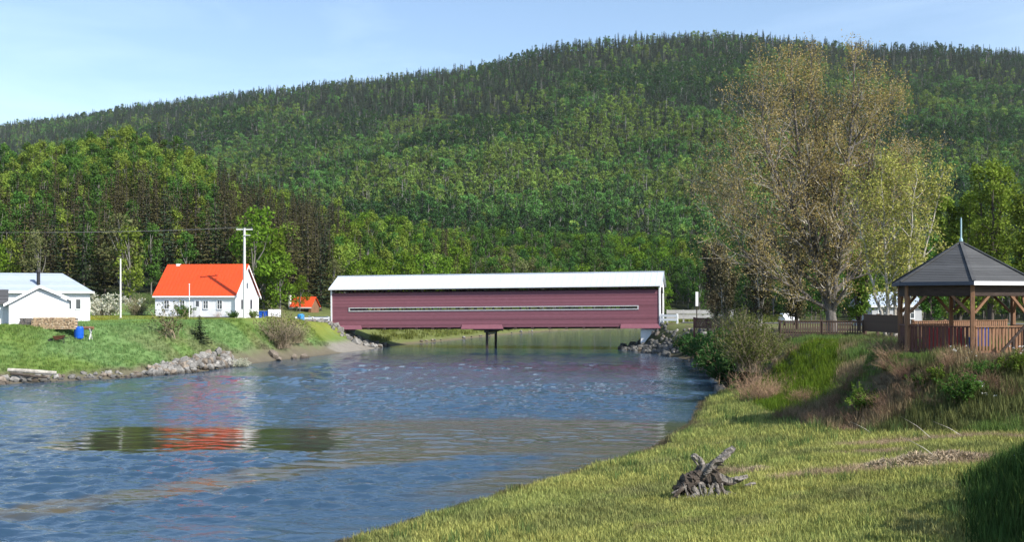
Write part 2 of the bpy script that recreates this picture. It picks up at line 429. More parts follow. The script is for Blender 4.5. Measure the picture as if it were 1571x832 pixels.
def ground_z(X, Y, detail=True):
    X = np.asarray(X, float); Y = np.asarray(Y, float)
    dr = seg_dist(X, Y, RIVER + [RIVER[0]])
    wet = inside(X, Y, RIVER)
    up = inside(X, Y, UPPER)
    dF = np.where(up, seg_dist(X, Y, FOOT), 0)
    rightbank = up | (X > np.interp(Y, [-200, 0, 28, 74, 128, 139, 160, 200, 232], [-50, -20, -12, 5, 5, 0, 5, 15, 30])) & (Y < 250) & (Y < 236 + 0.2 * X)
    # left bank
    wl = np.interp(Y, [60, 82, 94, 101, 110, 122, 137, 150, 250], [11, 11, 12, 7.5, 6, 5.5, 8, 12, 14])
    n1 = fbm(X, Y, 9, 3)
    zl = 4.35 * ss(0, 1, np.clip(dr / (wl * (0.85 + .3 * n1)), 0, 1)) ** 0.85
    zl = np.where((Y < 104), np.minimum(zl, 3.95 + 0.02 * np.maximum(Y - 92, 0)), np.where((Y < 117), np.minimum(zl, 4.15), zl))
    zl = zl * (1 - 0.28 * ss(-36, -28, X) * ss(122, 136, Y) * ss(165, 155, Y))
    # right bank: low marsh, then the upper bank
    marsh = 0.10 + 0.118 * dr ** 1.0
    marsh = np.minimum(marsh, 1.7) + 0.10 * (fbm(X, Y, 3.0, 5) - 0.5) * np.clip(dr / 2, 0, 1)
    wF = np.interp(Y, [30, 40, 47, 58, 70, 90, 140], [5, 4.5, 8.0, 9, 5, 4.5, 6])
    plate = np.interp(Y, [30, 45, 60, 80, 110, 135, 200], [4.1, 4.1, 3.75, 3.7, 3.6, 3.2, 3.6])
    ef = ss(0, 1, dF / (wF * (0.8 + .4 * n1)))
    zr = marsh * (1 - ef) + plate * ef
    nin = inside(X, Y, NEARPOLY); dN = np.where(nin, seg_dist(X, Y, NEARFOOT), 0)
    zr = zr + (1.0 - ef) * 1.5 * ss(0, 1, dN / 2.6) * ss(33, 27, Y)
    zr = zr + (4.6 - zr) * ss(12, 2, Y) * ss(3, 14, dr)
    z = np.where(rightbank, zr, zl)
    # hills
    a = X / np.maximum(Y, 60)
    keep = np.where(wet, 0, ss(2, 45, dr))
    ys = np.interp(a, [-0.3, -0.22, -0.1, 0.1, 0.3, 0.5], [140, 150, 205, 262, 250, 200])
    ye = np.interp(a, [-0.3, -0.2, -0.08, 0.1], [285, 290, 320, 350])
    t = np.clip((Y - ys) / (ye - ys), 0, 1)
    hf = np.interp(a, AZP, FHT) * (0.75 * t + 0.25 * t * t)
    hf = hf + (fbm(X, Y, 45, 8) - .5) * 7 * t
    hf = hf * (1 - 0.35 * ss(300, 420, Y))
    z = z + hf * keep
    yr = np.interp(a, [-0.6, -0.45, -0.2, 0.0, 0.5], [1900, 1800, 1450, 1300, 1250])
    zr_ = CAM_H + (462 - np.interp(a, RAZ, RPY) - 11) / FPX * yr
    t = (Y - 400) / (yr - 400)
    tc_ = np.clip(t, 0, 1)
    prof = np.where(t < 1, (tc_ ** 1.12) * (1 + 0.0 * t), 1 - 0.5 * (t - 1) - 0.2 * (t - 1) ** 2)
    gul = (fbm(X + 0.25 * Y, Y * 0.45, 170, 21, 3) - 0.5) * 92 * np.clip(t * 1.6, 0, 1) * np.clip((1.02 - t) * 2.2, 0, 1)
    hA = 18 + (zr_ - 18) * prof + gul
    zb = CAM_H + (462 - np.interp(a, BAZ, BPY) - 12) / FPX * 860
    tb = (Y - 380) / 480.0
    hB = 16 + (zb - 16) * np.where(tb < 1, np.clip(tb, 0, 1) ** 1.1, 1 - 1.2 * (tb - 1)) + (fbm(X, Y, 90, 31, 3) - .5) * 22 * np.clip(tb, 0, 1)
    hB = np.where((a > -0.5) & (a < 0.14), hB, -50)
    far = np.maximum(hA, hB)
    k = ss(385, 430, Y)
    z = z * (1 - k) + np.maximum(far, 14) * k
    z = np.where(Y > 3200, z, z)
    # river bed
    bed = -0.05 - 1.6 * ss(0, 9, dr)
    shore = ss(0, 0.9, dr); z = z + (fbm(X, Y, 1.5, 43, 3) - .58) * .5 * ss(2.6, .4, dr) * (Y < 75)
    z = np.where(wet, bed, np.maximum(z * shore + 0.04, 0.02))
    if detail:
        z = z + np.where(wet, 0, (fbm(X, Y, 1.3, 41, 3) - .5) * 0.12 * ss(0.5, 2.5, dr) * ss(200, 90, Y))
    # level pads
    for (cx, cy, rx, rr, zz) in ((at(1472, 45), 45, 3.0, 2.0, 4.05), (-36.5, 127, 7.5, 3.0, 4.4), (-50, 101, 12, 4, 4.1)):
        d = np.hypot((X - cx), (Y - cy))
        w = ss(rx + rr, rx, d); z = z * (1 - w) + zz * w
    dro = seg_dist(X, Y, ROAD_L); w = ss(6.0, 2.6, dro); zroad = np.interp(Y, [112, 122, 147], [4.45, 4.4, 3.3]); z = z * (1 - w) + zroad * w
    # approach on the right of the bridge
    dro = seg_dist(X, Y, ROAD_R); w = ss(6.0, 2.8, dro) * (~wet); z = z * (1 - w) + 3.45 * w
    return z
ROAD_R = [(22.0, 139.1), (30, 137.6), (60, 131), (160, 118)]

def gz(x, y): return float(ground_z(np.array([float(x)]), np.array([float(y)]))[0])

def zone_colour(X, Y, Z):
    """what the ground is covered with (bare colour of soil, turf, gravel, forest floor)"""
    dr = seg_dist(X, Y, RIVER + [RIVER[0]]); wet = inside(X, Y, RIVER)
    up = inside(X, Y, UPPER)
    n = fbm(X, Y, 6, 51); n2 = fbm(X, Y, 1.6, 52); n3 = fbm(X, Y, 2.6, 53)
    c = np.zeros(np.shape(X) + (3,))
    def mixc(w, col):
        nonlocal c
        w = np.clip(w, 0, 1)[..., None]; c = c * (1 - w) + np.array(col) * w
    mixc(np.ones_like(X), (0.045, 0.075, 0.02))                       # rough turf
    right = (X > np.interp(Y, [-200, 0, 28, 74, 128, 139, 160, 200, 232], [-50, -20, -12, 5, 5, 0, 5, 15, 30])) & (Y < 250)
    mixc(right & ~up & (Y < 75), (0.285, 0.292, 0.090))               # bright marsh grass
    mixc((right & ~up & (Y < 75)) * ss(0.42, 0.62, n), (0.235, 0.262, 0.082))
    mixc((right & ~up & (Y < 75)) * ss(0.55, 0.68, n3) * 0.6, (0.13, 0.15, 0.06))
    mixc((right & ~up & (Y < 75)) * ss(0.60, 0.72, n2) * ss(.45, .6, n) * 0.4, (0.17, 0.14, 0.085))
    mixc((right & up) * 1.0, (0.12, 0.135, 0.05))
    mixc((right & up) * ss(0.45, 0.6, n3), (0.13, 0.10, 0.065))
    # dead straw wrack lines on the marsh
    for pts, w0 in (([(8.2, 30.8), (10.2, 30.3), (12.5, 30.6), (13.8, 31.0)], 0.8), ([(12.0, 37.5), (14.5, 37.0), (17, 35.6)], 0.9),
                    ([(6.4, 33.2), (7.2, 33.0)], 0.6), ([(10.6, 35.2), (12.2, 34.6)], 0.4), ([(4.5, 44), (8, 42)], 0.3)):
        d = seg_dist(X, Y, pts)
        mixc(ss(w0 * 1.25, w0 * 0.5, d + (n2 - .5) * 0.9) * 0.9, (0.30, 0.225, 0.155))
    left = ~right & (Y < 150) & (X < -10)
    mixc(left * 1.0, (0.125, 0.205, 0.072))
    mixc(left * ss(0.4, 0.6, n), (0.12, 0.18, 0.045))
    mixc(left * ss(0.5, 0.7, n3) * ss(9, 3, dr) * .6, (0.15, 0.15, 0.075))
    # strip of dandelions by the road
    dro = seg_dist(X, Y, ROAD_L)
    mixc(left * ss(7.5, 4.0, dro) * (0.1 + 0.9 * n3), (0.23, 0.22, 0.03))
    # gravel and mud near the water
    mixc((~wet) * left * ss(2.6, 1.2, dr + (n2 - .5) * 2.0), (0.135, 0.125, 0.08))
    mixc((~wet) * left * ss(1.6, 0.6, dr + (n2 - .5)), (0.13, 0.115, 0.085))
    da = np.hypot(X + 20.5, Y - 138)
    mixc((~wet) * ss(9.5, 6.5, da + (n2 - .5) * 3) * ss(1.5, .8, Z), (0.22, 0.205, 0.18))
    mixc((~wet) * (Y > 150) * (Y < 262) * ss(40, 14, dr), (0.13, 0.15, 0.05))
    mixc((~wet) * (Y > 150) * (Y < 262) * ss(2.4, 1, dr + n2), (0.15, 0.13, 0.08))
    mixc((~wet) * (right & ~up) * ss(1.1, 0.3, dr + (n2 - .5) * 1.6), (0.10, 0.085, 0.055))
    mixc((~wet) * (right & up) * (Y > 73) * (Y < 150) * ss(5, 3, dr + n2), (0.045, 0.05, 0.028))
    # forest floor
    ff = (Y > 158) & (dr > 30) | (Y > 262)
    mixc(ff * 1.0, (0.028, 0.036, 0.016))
    mixc(wet * 1.0, (0.10, 0.085, 0.05))
    return c

def axis(lo, hi, f0, f1, step, g):
    a = list(np.arange(f0, f1 + 1e-6, step)); s = step
    x = f1
    while x < hi: s *= g; x += s; a.append(x)
    x = f0; s = step
    while x > lo: s *= g; x -= s; a.insert(0, x)
    return np.array(a)
gx = axis(-2600, 2600, -46, 28, 0.42, 1.06)
gy = axis(-160, 3600, 8, 152, 0.45, 1.035)
GX, GY = np.meshgrid(gx, gy)
GZ = ground_z(GX.ravel(), GY.ravel()).reshape(GX.shape)
V = np.stack([GX.ravel(), GY.ravel(), GZ.ravel()], 1)
ny, nx = GX.shape
ii = (np.arange(ny - 1)[:, None] * nx + np.arange(nx - 1)[None, :]).ravel()
F = np.stack([ii, ii + 1, ii + nx + 1, ii + nx], 1)
t = NT('ground_cover')
vc = t.n('VertexColor', layer_name='cover').outputs['Color']
co = t.n('TexCoord').outputs['Object']
na = t.noise(9.0, 5, 0.65, co); nb_ = t.noise(0.9, 4, 0.6, co); nc = t.noise(45.0, 2, 0.6, co)
f = t.math('ADD', t.math('MULTIPLY', na, 0.8), t.math('ADD', t.math('MULTIPLY', nb_, 0.6), t.math('MULTIPLY', nc, 0.5)))
f = t.math('ADD', f, 0.05)
c = t.mix(1.0, vc, f, 'MULTIPLY')
t.bsdf(c, 0.95, t.bump(t.math('ADD', na, nc), 0.5, 0.06), 0, 0.1)
M['ground'] = t.m
gme = mesh_np('ground', V, F, M['ground'], smooth=True)
ca = gme.color_attributes.new('cover', 'FLOAT_COLOR', 'POINT')
cc = zone_colour(GX.ravel(), GY.ravel(), GZ.ravel())
ca.data.foreach_set('color', np.concatenate([cc, np.ones((len(cc), 1))], 1).astype(np.float32).ravel())
ground = link('ground', gme); ground['kind'] = 'structure'

# ------------------------------------------------------------------ river
t = NT('river_water')
co = t.n('TexCoord').outputs['Object']
sep = t.n('SeparateXYZ'); t.l(co, sep.inputs[0]); xs, ys_ = sep.outputs['X'], sep.outputs['Y']
# wind ripples and small chop
w1 = t.noise(1.25, 5, 0.68, t.mapping(co, scale=(0.42, 1.0, 1), rot=(0, 0, 0.25)))
w2 = t.noise(5.0, 3, 0.6, t.mapping(co, scale=(0.6, 1.0, 1), rot=(0, 0, -0.2)))
w3 = t.noise(0.5, 3, 0.5, t.mapping(co, scale=(0.5, 1.0, 1), rot=(0, 0, 0.15)))
gust = t.ramp(t.noise(0.16, 4, 0.6, t.mapping(co, scale=(0.30, 1.0, 1), rot=(0, 0, 0.1)), 0.6), (0.35, 0.0), (0.62, 1.0))
calm = t.n('Attribute', attribute_name='calm').outputs['Fac']
# shoal: olive weed and silt just under the surface
mm = t.n('Attribute', attribute_name='silt').outputs['Fac']
mm = t.math('MULTIPLY', mm, t.ramp(t.noise(1.1, 4, 0.65, t.mapping(co, scale=(0.4, 1.2, 1))), (0.34, 0.5), (0.56, 1.0)))
rough = t.math('MULTIPLY', t.math('SUBTRACT', 1.0, t.math('MULTIPLY', calm, 0.90)), t.ramp(t.math('DIVIDE', ys_, 200.0), (0.60, 1.0), (0.67, 0.22)))
h = t.math('ADD', t.math('MULTIPLY', w1, 0.25), t.math('MULTIPLY', w2, 0.35))
amp = t.math('MULTIPLY', rough, t.math('ADD', 0.35, t.math('MULTIPLY', gust, 0.75)))
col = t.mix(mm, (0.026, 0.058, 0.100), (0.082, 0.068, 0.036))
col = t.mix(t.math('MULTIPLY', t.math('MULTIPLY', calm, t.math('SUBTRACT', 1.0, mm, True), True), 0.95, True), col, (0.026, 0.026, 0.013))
bn = t.bump(h, 1.0, 0.12); t.l(t.math('MINIMUM', amp, 1.0), bn.node.inputs['Strength'])
b = t.bsdf(col, 0.07, bn, 0, 0.5)
b.inputs['IOR'].default_value = 1.33
M['water'] = t.m
ry_ = [24.0]
while ry_[-1] < 225: ry_.append(ry_[-1] + max(.07, min(1.6, ry_[-1] ** 2 / 6772 * .40)))
ry_ = np.array(ry_)
def grown(a0, lo, hi, s0, g):
    lo_, hi_ = [], []
    x, st = a0[0], s0
    while x > lo: st *= g; x -= st; lo_.insert(0, x)
    x, st = a0[-1], s0
    while x < hi: st *= g; x += st; hi_.append(x)
    return np.concatenate([lo_, a0, hi_])
wy = grown(ry_, -210, 300, 1.0, 1.25); wx = grown(np.arange(-60, 22, .16), -420, 140, .4, 1.3)
WX, WY = np.meshgrid(wx, wy); n_y, n_x = WX.shape
dyl = np.clip(np.gradient(wy), .05, 50)[:, None]
rw = np.random.default_rng(3); WZ = np.zeros_like(WX); N_W = 72
wob = (fbm(WX, WY, 7, 301, 2) - .5) * 1.6
for q in range(N_W):
    lam = .26 * (7.5 ** (rw.uniform()))
    th = rw.normal() * .5 + 1.35; k_ = 2 * math.pi / lam
    sl_ = 0.17 * math.sqrt(2.0 / N_W) * (1.25 if lam < 1.6 else .8)
    ph = k_ * (math.cos(th) * WX + math.sin(th) * WY) + rw.uniform(0, 6.28) + wob * (lam < 2)
    WZ += (sl_ / k_) * np.sin(ph) * ss(0.9, 2.0, lam / dyl)
gst = .55 + .75 * ss(.38, .60, fbm(WX * .35, WY, 7, 311, 4))
jit_ = (fbm(WX * .4, WY, 2.2, 321, 3) - .5) * 4.5 + (fbm(WX * .3, WY, .8, 325, 2) - .5) * 3
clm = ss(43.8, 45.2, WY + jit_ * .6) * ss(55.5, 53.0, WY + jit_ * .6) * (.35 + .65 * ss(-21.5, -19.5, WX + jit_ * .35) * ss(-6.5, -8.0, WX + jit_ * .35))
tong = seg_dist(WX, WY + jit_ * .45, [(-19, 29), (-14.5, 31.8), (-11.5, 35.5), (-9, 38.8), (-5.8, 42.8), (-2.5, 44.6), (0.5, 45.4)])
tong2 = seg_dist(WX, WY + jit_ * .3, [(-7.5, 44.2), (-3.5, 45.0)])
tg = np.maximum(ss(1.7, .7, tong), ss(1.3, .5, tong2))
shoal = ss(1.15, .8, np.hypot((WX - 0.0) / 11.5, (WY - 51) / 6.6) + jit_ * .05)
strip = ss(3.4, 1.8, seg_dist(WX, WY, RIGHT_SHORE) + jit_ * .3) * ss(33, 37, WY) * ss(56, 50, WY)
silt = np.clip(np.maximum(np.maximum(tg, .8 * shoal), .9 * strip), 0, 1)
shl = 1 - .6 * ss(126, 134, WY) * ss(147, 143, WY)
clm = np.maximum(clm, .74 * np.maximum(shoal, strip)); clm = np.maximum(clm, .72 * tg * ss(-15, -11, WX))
drw = seg_dist(WX, WY, RIGHT_SHORE); drl = seg_dist(WX, WY, LEFT_SHORE)
WZ = WZ * gst * (1 - .90 * clm) * 1.0 * shl * (.35 + .65 * ss(0, 2.5, np.minimum(drw, drl))) * ((WX > -75) & (WX < 40) & (WY > 20) & (WY < 240))
ii = (np.arange(n_y - 1)[:, None] * n_x + np.arange(n_x - 1)[None, :]).ravel()
wme = mesh_np('river', np.stack([WX.ravel(), WY.ravel(), WZ.ravel()], 1), np.stack([ii, ii + 1, ii + n_x + 1, ii + n_x], 1), M['water'], smooth=True)
ca = wme.attributes.new('calm', 'FLOAT', 'POINT'); ca.data.foreach_set('value', clm.astype(np.float32).ravel())
ca = wme.attributes.new('silt', 'FLOAT', 'POINT'); ca.data.foreach_set('value', silt.astype(np.float32).ravel())
print('water verts', WX.size)
river = link('river', wme); river['kind'] = 'structure'

# ------------------------------------------------------------------ roads
def ribbon(name, pts, w, z_off, mat):
    P = []
    for (a, b_) in zip(pts[:-1], pts[1:]):
        n_ = max(2, int(math.dist(a, b_) / 1.0))
        for k in range(n_): P.append((a[0] + (b_[0] - a[0]) * k / n_, a[1] + (b_[1] - a[1]) * k / n_))
    P.append(pts[-1]); P = np.array(P)
    for _ in range(12): P[1:-1] = (P[:-2] + 2 * P[1:-1] + P[2:]) / 4
    T = np.gradient(P, axis=0); T /= np.linalg.norm(T, axis=1)[:, None]; Nn = np.stack([-T[:, 1], T[:, 0]], 1)
    Vv = []
    for j in (-1, -0.5, 0, 0.5, 1):
        Q = P + Nn * w / 2 * j
        Vv.append(np.stack([Q[:, 0], Q[:, 1], ground_z(P[:, 0], P[:, 1], False) + z_off - 0.03 * abs(j)], 1))
    Vv = np.stack(Vv, 1); n0, n1_ = Vv.shape[:2]
    ii = (np.arange(n0 - 1)[:, None] * n1_ + np.arange(n1_ - 1)[None, :]).ravel()
    o = link(name, mesh_np(name, Vv.reshape(-1, 3), np.stack([ii, ii + 1, ii + n1_ + 1, ii + n1_], 1), mat, smooth=True)); o['kind'] = 'structure'
    return o
ribbon('road', ROAD_L, 4.6, 0.10, M['asphalt'])
ribbon('road', ROAD_R, 5.0, 0.10, M['asphalt'])
# ================================================================== bridge
# built in its own frame: x along the bridge (0 = left end, L = right end), y = 0 near wall, y = BW far wall, z above the sill
L = 44.4; BW = 6.4
bl = Vector((-24.55, 146.3, 2.62)); br = Vector((18.85, 137.0, 3.02))
brot = math.atan2(br.y - bl.y, br.x - bl.x)
bridge = empty('covered_bridge', bl, brot, 'long maroon covered wooden bridge with pale metal roof spanning the river', 'bridge')
bridge.rotation_euler = (0, -math.asin((br.z - bl.z) / L), brot)
Hw = 4.70; He = 5.22; Hr = 7.05
def wall_with_slot(y0, y1, nm):
    # cladding in four sheets round the long viewing slot
    x0, x1, z0, z1 = 2.65, 41.55, 2.33, 2.62
    part(nm, M['maroon'], bridge, (0.12, L - 0.12, y0, y1, 0.0, z0), (0.12, x0, y0, y1, z0, z1), (x1, L - 0.12, y0, y1, z0, z1), (0.12, L - 0.12, y0, y1, z1, Hw))
wall_with_slot(0.0, 0.06, 'side_wall'); Hw = 5.02; wall_with_slot(BW - 0.06, BW, 'side_wall'); Hw = 4.70
for y0, y1 in ((-0.07, -0.003), (BW + 0.003, BW + 0.07)):
    part('slot_frame', M['slot_white'], bridge, (2.5, 41.7, y0, y1, 2.62, 2.74), (2.5, 41.7, y0, y1, 2.20, 2.33), (2.5, 2.66, y0, y1, 2.33, 2.62), (41.54, 41.7, y0, y1, 2.33, 2.62))
# roof
ov = 0.42
for s in (0, 1):
    ye = -ov if s == 0 else BW + ov
    m = MB(); slope = (Hr - He) / (BW / 2 + ov)
    m.prism([(-0.25, ye, He), (L + 0.35, ye, He), (L + 0.35, BW / 2, Hr), (-0.25, BW / 2, Hr)], (0, 0, 0.07))
    for k in range(60):                       # standing seams
        x = -0.2 + k * (L + 0.5) / 59.0
        m.prism([(x, ye, He + .07), (x + .04, ye, He + .07), (x + .04, BW / 2, Hr + .07), (x, BW / 2, Hr + .07)], (0, 0, 0.035))
    m.build('roof', M['metal_roof'], bridge)
part('ridge_cap', M['metal_roof'], bridge, (-0.27, L + 0.37, BW / 2 - 0.16, BW / 2 + 0.16, Hr + 0.06, Hr + 0.13))
for y0 in (-ov - 0.03, BW + ov):
    part('eave_board', M['white'], bridge, (-0.25, L + 0.35, y0, y0 + 0.03, He - 0.06, He + 0.068))
# trusses behind the open strip under the eaves and behind the slot
for yy in (0.22, BW - 0.34):
    m = MB(); m.box(0.1, L - 0.1, yy, yy + 0.12, Hw - 0.30, Hw + 0.02); m.box(0.1, L - 0.1, yy, yy + 0.12, 0.05, 0.35)
    m.build('truss_chord', M['inner_wood'], bridge)
    m = MB(); m.box(0.1, L - 0.1, yy - 0.16, yy + 0.14, He - 0.16, He + 0.0); m.build('wall_plate', M['inner_wood'], bridge)
    proto_d = None
    n = 34
    for k in range(n):
        x = 0.3 + k * (L - 2.0) / n
        for sgn in (1, -1):
            m = MB(); a = (x if sgn > 0 else x + 2.0, yy + 0.06 * sgn, 0.1); b = (x + 2.0 if sgn > 0 else x, yy + 0.06 * sgn, He - 0.1)
            m.bar(a, b, 0.06, 0.2, up=(0, 1, 0)); 
            if proto_d is None: proto_d = {}
            m.build('lattice_board', M['inner_wood'], bridge)
for k in range(19):
    x = 0.9 + k * (L - 1.8) / 18
    part('roof_tie', M['inner_wood'], bridge, (x - .09, x + .09, 0.1, BW - 0.1, He - 0.22, He - 0.02))
# deck and floor beams whose ends show under the cladding
part('deck', M['inner_wood'], bridge, (0.0, L, 0.1, BW - 0.1, 0.02, 0.16))
for k in range(20):
    x = 0.8 + k * (L - 1.6) / 19
    part('floor_beam', M['dark_wood'], bridge, (x - .16, x + .16, -0.12, BW + 0.12, -0.26, -0.004))
part('stringer', M['dark_wood'], bridge, (0.1, L - .1, 1.0, 1.3, -0.24, 0.018), (0.1, L - .1, BW - 1.3, BW - 1.0, -0.24, 0.018))
for (x0, x1) in ((-0.15, 4.6), (18.35, 24.1), (39.4, 44.55)):
    for sgn, y in ((-1, 0), (1, BW)):
        m = MB(); m.prism([(x0, y + sgn * 0.02, 0.36), (x0 - 0.0, y + sgn * 0.62, -0.16), (x1, y + sgn * 0.62, -0.16), (x1 - 0.35, y + sgn * 0.02, 0.36)], (0, 0, -0.06))
        m.build('pent_skirt', M['maroon_skirt'], bridge)
# ends: white frames round the portals, boarded gable
for s, x in ((-1, 0.0), (1, L)):
    xa, xb = (x - 0.06, x + 0.12) if s < 0 else (x - 0.12, x + 0.06)
    for y0 in (-0.09, BW - 0.75):
        part('portal_board', M['white'], bridge, (xa, xb, y0, y0 + 0.84, -0.1, He - 0.12))
    m = MB(); m.prism([(xa + .003, -0.25, He - 0.12), (xa + .003, BW + 0.25, He - 0.12), (xa + .003, BW / 2, Hr - 0.06)], (xb - xa - .006, 0, 0)); m.build('gable', M['clap'], bridge)
    m = MB(); m.prism([(xa + .01, 0.75, He - 0.9), (xa + .01, 1.5, He - 0.124), (xa + .01, 0.75, He - 0.124)], (xb - xa - .02, 0, 0)); m.prism([(xa + .01, BW - 0.75, He - 0.9), (xa + .01, BW - 1.5, He - 0.124), (xa + .01, BW - 0.75, He - 0.124)], (xb - xa - .02, 0, 0)); m.build('portal_brace', M['white'], bridge)
# abutments and the steel bent in mid river
ab = empty('bridge_abutment', bl + Vector((0, 0, 0)), brot, 'pale concrete abutment under the left end of the bridge', 'abutment')
part('footing', M['concrete'], ab, (-3.0, 1.5, -0.3, BW + 0.3, -3.4, -1.9), bevel=.03)
part('bearing_wall', M['concrete'], ab, (-1.6, 1.0, 0.0, BW, -1.9, -0.30), bevel=.03)
ab = empty('bridge_abutment', br, brot, 'white concrete abutment block under the right end of the bridge', 'abutment')
part('footing', M['old_concrete'], ab, (-2.2, 3.0, -0.2, BW + 0.3, -4.0, -2.2), bevel=.03)
part('bearing_wall', M['white'], ab, (-2.45, 2.2, 0.0, BW, -2.2, -0.30), bevel=.03)
pr = empty('bridge_pier', bridge.matrix_basis @ Vector((21.8, 0, 0)), brot, 'slim steel pier with two dark columns under mid span', 'pier')
for x, y in ((-0.2, 0.6), (-0.2, BW - 0.6)):
    part('column', M['steel'], pr, (x - .15, x + .15, y - .15, y + .15, -4.6, -0.72))
part('cap_beam', M['steel'], pr, (-.45, .1, 0.1, BW - 0.1, -0.72, -0.42), (-2.0, 2.0, 0.3, 0.6, -0.42, -0.27), (-2.0, 2.0, BW - .6, BW - .3, -0.42, -0.27))
part('cross_tie', M['grey_metal'], pr, (-0.24, -.16, 0.75, BW - .75, -1.0, -0.78))

# ================================================================== houses
def window(parent, x, z, w, h, y=0.0, two=True, trim=None):
    """window on the wall facing -y at wall plane y; frame > pane, bar"""
    tr = trim or M['white']
    f = part('window', tr, parent, (x - w/2 - .09, x - w/2, y - .05, y + .03, z - .09, z + h + .09), (x + w/2, x + w/2 + .09, y - .05, y + .03, z - .09, z + h + .09),
             (x - w/2, x + w/2, y - .05, y + .03, z + h, z + h + .09), (x - w/2 - .03, x + w/2 + .03, y - .08, y + .03, z - .10, z))
    part('pane', M['glass'], f, (x - w/2, x + w/2, y - .015, y + .01, z, z + h))
    if two: part('glazing_bar', tr, f, (x - .025, x + .025, y - .035, y - .016, z, z + h), (x - w/2, x - .025, y - .035, y - .016, z + h * .52, z + h * .52 + .04), (x + .025, x + w/2, y - .035, y - .016, z + h * .52, z + h * .52 + .04))
    return f
def gable_house(root, w, d, he, hr, wall, roof, ov=0.3, ends=0.25, axis='x', name='wall'):
    """ridge along x; front wall at y = 0, back at y = d, x from 0 to w"""
    part('front_wall', wall, root, (0, w, 0, .15, -0.5, he)); part('back_wall', wall, root, (0, w, d - .15, d, -0.5, he))
    for x in (0.003, w - .153):
        m = MB(); m.prism([(x, .15, -0.5), (x, d - .15, -0.5), (x, d - .15, he), (x, d / 2, hr - .12), (x, .15, he)], (.15, 0, 0)); m.build('gable_wall', wall, root)
    k = (hr - he) / (d / 2)
    for s in (0, 1):
        ye = -ov if s == 0 else d + ov
        m = MB()
        if roof is M['orange_roof']:
            for q_ in range(int((w + 2 * ends) / .45)):
                xx = -ends + .2 + q_ * .45; m.prism([(xx, ye, he - k * ov + .15), (xx + .035, ye, he - k * ov + .15), (xx + .035, d / 2, hr + .15), (xx, d / 2, hr + .15)], (0, 0, .03))
        m.prism([(-ends, ye, he - k * ov + .05), (w + ends, ye, he - k * ov + .05), (w + ends, d / 2, hr + .05), (-ends, d / 2, hr + .05)], (0, 0, .10)); m.build('roof', roof, root)
        part('fascia', M['white'], root, (-ends, w + ends, ye - .03 if s == 0 else ye, ye if s == 0 else ye + .03, he - k * ov - .06, he - k * ov + .12))
    return k

# white house with orange-red roof
rh = empty('cottage', (at(238, 122), 122, 4.42), R(-9), 'white cottage with steep orange red roof beside the lane', 'house')
wR, dR, heR, hrR = 9.15, 6.6, 2.45, 5.75
rh.scale = (1.04, 1.04, 1.04)
gable_house(rh, wR, dR, heR, hrR, M['clap'], M['orange_roof'], 0.22, 0.22)
for x in (1.35, 3.15, 7.45): window(rh, x, 0.95, 0.5, .9)
window(rh, 5.85, 1.0, 0.5, 0.8)
dr_ = part('door', M['white'], rh, (4.55, 5.3, -.05, .02, 0.05, 2.0)); part('handle', M['black'], dr_, (4.62, 4.68, -.10, -.05, 1.0, 1.1)); part('door_glass', M['glass'], dr_, (4.75, 5.1, -.06, -.045, 1.2, 1.8))
for (y, z) in ((1.9, 0.9), (4.4, 0.9)):
    f = part('window', M['white'], rh, (wR - .02, wR + .05, y - .4, y + .4, z - .1, z + 1.15)); part('pane', M['glass'], f, (wR + .051, wR + .06, y - .3, y + .3, z, z + 1.05))
f = part('attic_window', M['white'], rh, (wR - .02, wR + .05, 3.0, 3.6, 3.1, 3.9)); part('pane', M['glass'], f, (wR + .051, wR + .06, 3.08, 3.52, 3.18, 3.82))
for y in (0.0, dR - .12): part('corner_board', M['white'], rh, (wR - .1, wR + .025, y - .01, y + .13, -.1, heR))
for s in (0, 1):
    m = MB(); y0 = -0.25 if s == 0 else dR + .25
    m.prism([(wR + .225, y0, heR - .25), (wR + .225, dR / 2, hrR + .04), (wR + .225, dR / 2, hrR - .22), (wR + .225, y0, heR - .48)], (.03, 0, 0)); m.build('barge_board', M['white'], rh)
part('chimney', M['white'], rh, (0.9, 1.3, dR/2 - .2, dR/2 + .2, hrR - .4, hrR + .22))
part('foundation', M['concrete'], rh, (-.04, wR + .04, -.04, .05, -0.8, 0.12))

# long white bungalow at the far left with hipped grey roof
wh = empty('bungalow', (at(-40, 104.5), 104.5, 4.25), R(22), 'long white bungalow with blue grey hipped roof behind the garage', 'house')
wW = 10.5; dW = 7.6; heW = 2.95; hrW = 4.9
part('front_wall', M['clap'], wh, (0, wW, 0, .15, -.6, heW)); part('back_wall', M['clap'], wh, (0, wW, dW - .15, dW, -.6, heW))
part('side_wall', M['clap'], wh, (0.002, .15, .15, dW - .15, -.6, heW), (wW - .15, wW - .002, .15, dW - .15, -.6, heW))
o_ = .38
P = [(-o_, -o_, heW), (wW + o_, -o_, heW), (wW + o_, dW + o_, heW), (-o_, dW + o_, heW), (1.8, dW / 2, hrW), (wW - 2.6, dW / 2, hrW)]
m = MB(); m.poly(P, [(0, 1, 5, 4), (1, 2, 5), (2, 3, 4, 5), (3, 0, 4), (3, 2, 1, 0)]); m.build('roof', M['grey_shingle'], wh)
part('fascia', M['white'], wh, (-o_, wW + o_, -o_ - .03, -o_, heW - .14, heW + .05), (wW + o_, wW + o_ + .03, -o_, dW + o_, heW - .14, heW + .05))
for x in (wW - 1.95, wW - 1.1): window(wh, x, 1.25, 0.42, 0.95, two=False)
f = part('window', M['white'], wh, (wW, wW + .05, 2.6, 3.9, .9, 2.1)); part('pane', M['glass'], f, (wW + .051, wW + .06, 2.7, 3.8, 1, 2.0))
